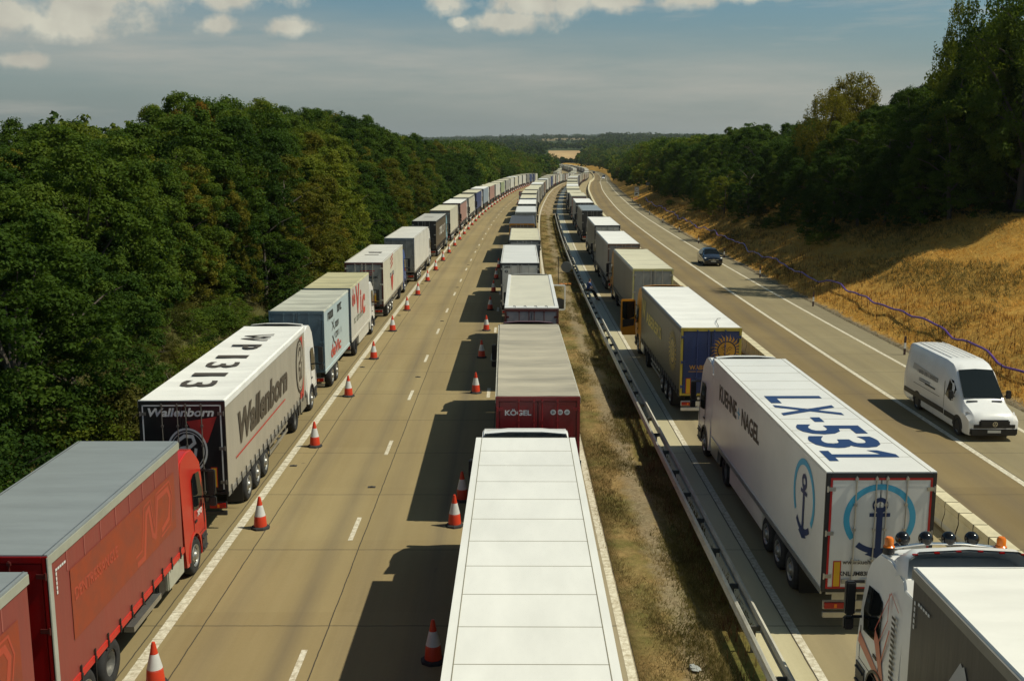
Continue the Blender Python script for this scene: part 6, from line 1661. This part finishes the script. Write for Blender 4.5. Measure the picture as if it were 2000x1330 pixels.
# ------------------------------------------------------------------ the man resting on the crash barrier
def person():
    y = 80.8; x = cx(y)+5.66
    r = thing('person', 'person in blue top and dark trousers sitting on the crash barrier', 'person', (x, y, 0), (0,0,math.radians(-62)))
    # local frame: +Y is where he faces
    skin = paint('skin', (.42,.24,.16), .5, dirt=.05); shirt = paint('blue top', (.02,.07,.25), .8, dirt=.12, scale=6); trous = paint('dark trousers', (.012,.014,.022), .85, dirt=.1); hair = paint('brown hair', (.05,.02,.012), .8, dirt=.1); shoe = paint('black shoes', (.01,.01,.01), .6)
    def skinned(name, J, E_, mat, parent, sub=2):
        me = bpy.data.meshes.new(name); me.from_pydata([j[0] for j in J], E_, []); me.materials.append(mat)
        o = bpy.data.objects.new(name, me); COL.objects.link(o)
        md = o.modifiers.new('skin', 'SKIN'); md.use_smooth_shade = True
        me.skin_vertices[0].data[0].use_root = True
        for i, j in enumerate(J): me.skin_vertices[0].data[i].radius = (j[1], j[2] if len(j) > 2 else j[1])
        s = o.modifiers.new('sub', 'SUBSURF'); s.levels = sub; s.render_levels = sub
        dg = bpy.context.evaluated_depsgraph_get(); dg.update()
        m2 = bpy.data.meshes.new_from_object(o.evaluated_get(dg)); m2.name = name; bpy.data.objects.remove(o)
        if not m2.materials: m2.materials.append(mat)
        return part(name, m2, parent)
    J = [((0,-.02,.90),.13,.10), ((0,.0,1.08),.12,.09), ((0,.05,1.28),.15,.10), ((0,.08,1.40),.09,.07), ((0,.12,1.48),.05), ((0,.15,1.56),.075,.085), ((0,.155,1.64),.072,.09), ((0,.15,1.70),.04)]
    E_ = [(i, i+1) for i in range(7)]
    def add(p, rr, par): J.append((p, rr)); E_.append((par, len(J)-1)); return len(J)-1
    ends = {}
    for s in (-1, 1):
        h = add((s*.10,.02,.86), .085, 0); k = add((s*.13,.44,.74 if s > 0 else .78), .062, h); a = add((s*.14,.80,.16 if s > 0 else .40*.35+.02), .042, k); add((s*.14,.98,.06), .035, a)
        sh = add((s*.19,.06,1.36), .055, 3); el = add((s*.24,.16,1.10), .042, sh); wr = add((s*.14,.36,.95), .03, el); pm = add((s*.12,.42,.915), .032, wr); ends[s] = pm
        for q in range(4):
            f1 = add((s*(.12-.025+.017*q),.475,.895), .0095, pm); add((s*(.12-.028+.019*q),.50,.865-.004*q), .008, f1)
        th = add((s*.09,.425,.90), .011, pm); add((s*.075,.455,.875), .009, th)
    body = skinned('body', J, E_, skin, r)
    JS = [((0,-.02,.88),.155,.125), ((0,.0,1.06),.145,.115), ((0,.05,1.27),.175,.125), ((0,.08,1.385),.11,.09)]; ES = [(0,1),(1,2),(2,3)]
    for s in (-1, 1):
        b0 = len(JS); JS += [((s*.19,.06,1.345),.075), ((s*.24,.14,1.15),.062)]; ES += [(3,b0),(b0,b0+1)]
    skinned('shirt', JS, ES, shirt, body)
    JT = [((0,-.02,.86),.145,.12)]; ET = []
    for s in (-1, 1):
        b0 = len(JT); JT += [((s*.10,.04,.855),.105), ((s*.13,.44,.75 if s > 0 else .78),.082), ((s*.14,.78,.20 if s > 0 else .18),.062)]; ET += [(0,b0),(b0,b0+1),(b0+1,b0+2)]
    skinned('trousers', JT, ET, trous, body)
    for s in (-1, 1): skinned('shoe', [((s*.14,.78,.09),.055), ((s*.14,.90,.06),.05), ((s*.14,1.02,.045),.042)], [(0,1),(1,2)], shoe, body)
    skinned('hair', [((0,.12,1.60),.082), ((0,.13,1.66),.088), ((0,.14,1.71),.06)], [(0,1),(1,2)], hair, body)
    skinned('nose', [((0,.225,1.605),.012), ((0,.243,1.585),.012)], [(0,1)], skin, body, 1)
    for s in (-1, 1):
        skinned('ear', [((s*.078,.14,1.61),.014), ((s*.08,.14,1.58),.010)], [(0,1)], skin, body, 1)
        b = MB(); b.lathe([(0,-.004),(.011,0),(0,.004)], c=(s*.03,.232,1.625), axis='y', n=10, closed=True); part('eye', b.mesh('eye', [BLACK]), body)
    b = MB(); b.box((0,.232,1.55), (.045,.012,.008)); part('mouth', b.mesh('mouth', [paint('lips', (.25,.08,.06), .5)]), body)
person()

# ------------------------------------------------------------------ summer haze over the whole place
def haze():
    b = MB(); b.bb((-5200,-75,-14), (5200,8200,175)); m = bpy.data.materials.new('haze'); m.use_nodes = True
    N = m.node_tree.nodes; L = m.node_tree.links; N.clear()
    v = N.new('ShaderNodeVolumePrincipled'); v.inputs['Color'].default_value = (.86,.90,.95,1); v.inputs['Density'].default_value = .00006; v.inputs['Anisotropy'].default_value = .35
    o = N.new('ShaderNodeOutputMaterial'); L.new(v.outputs[0], o.inputs['Volume'])
    tag(part('haze', b.mesh('haze', [m])), 'thin pale summer haze over the distance', 'haze', None, 'stuff')
haze()
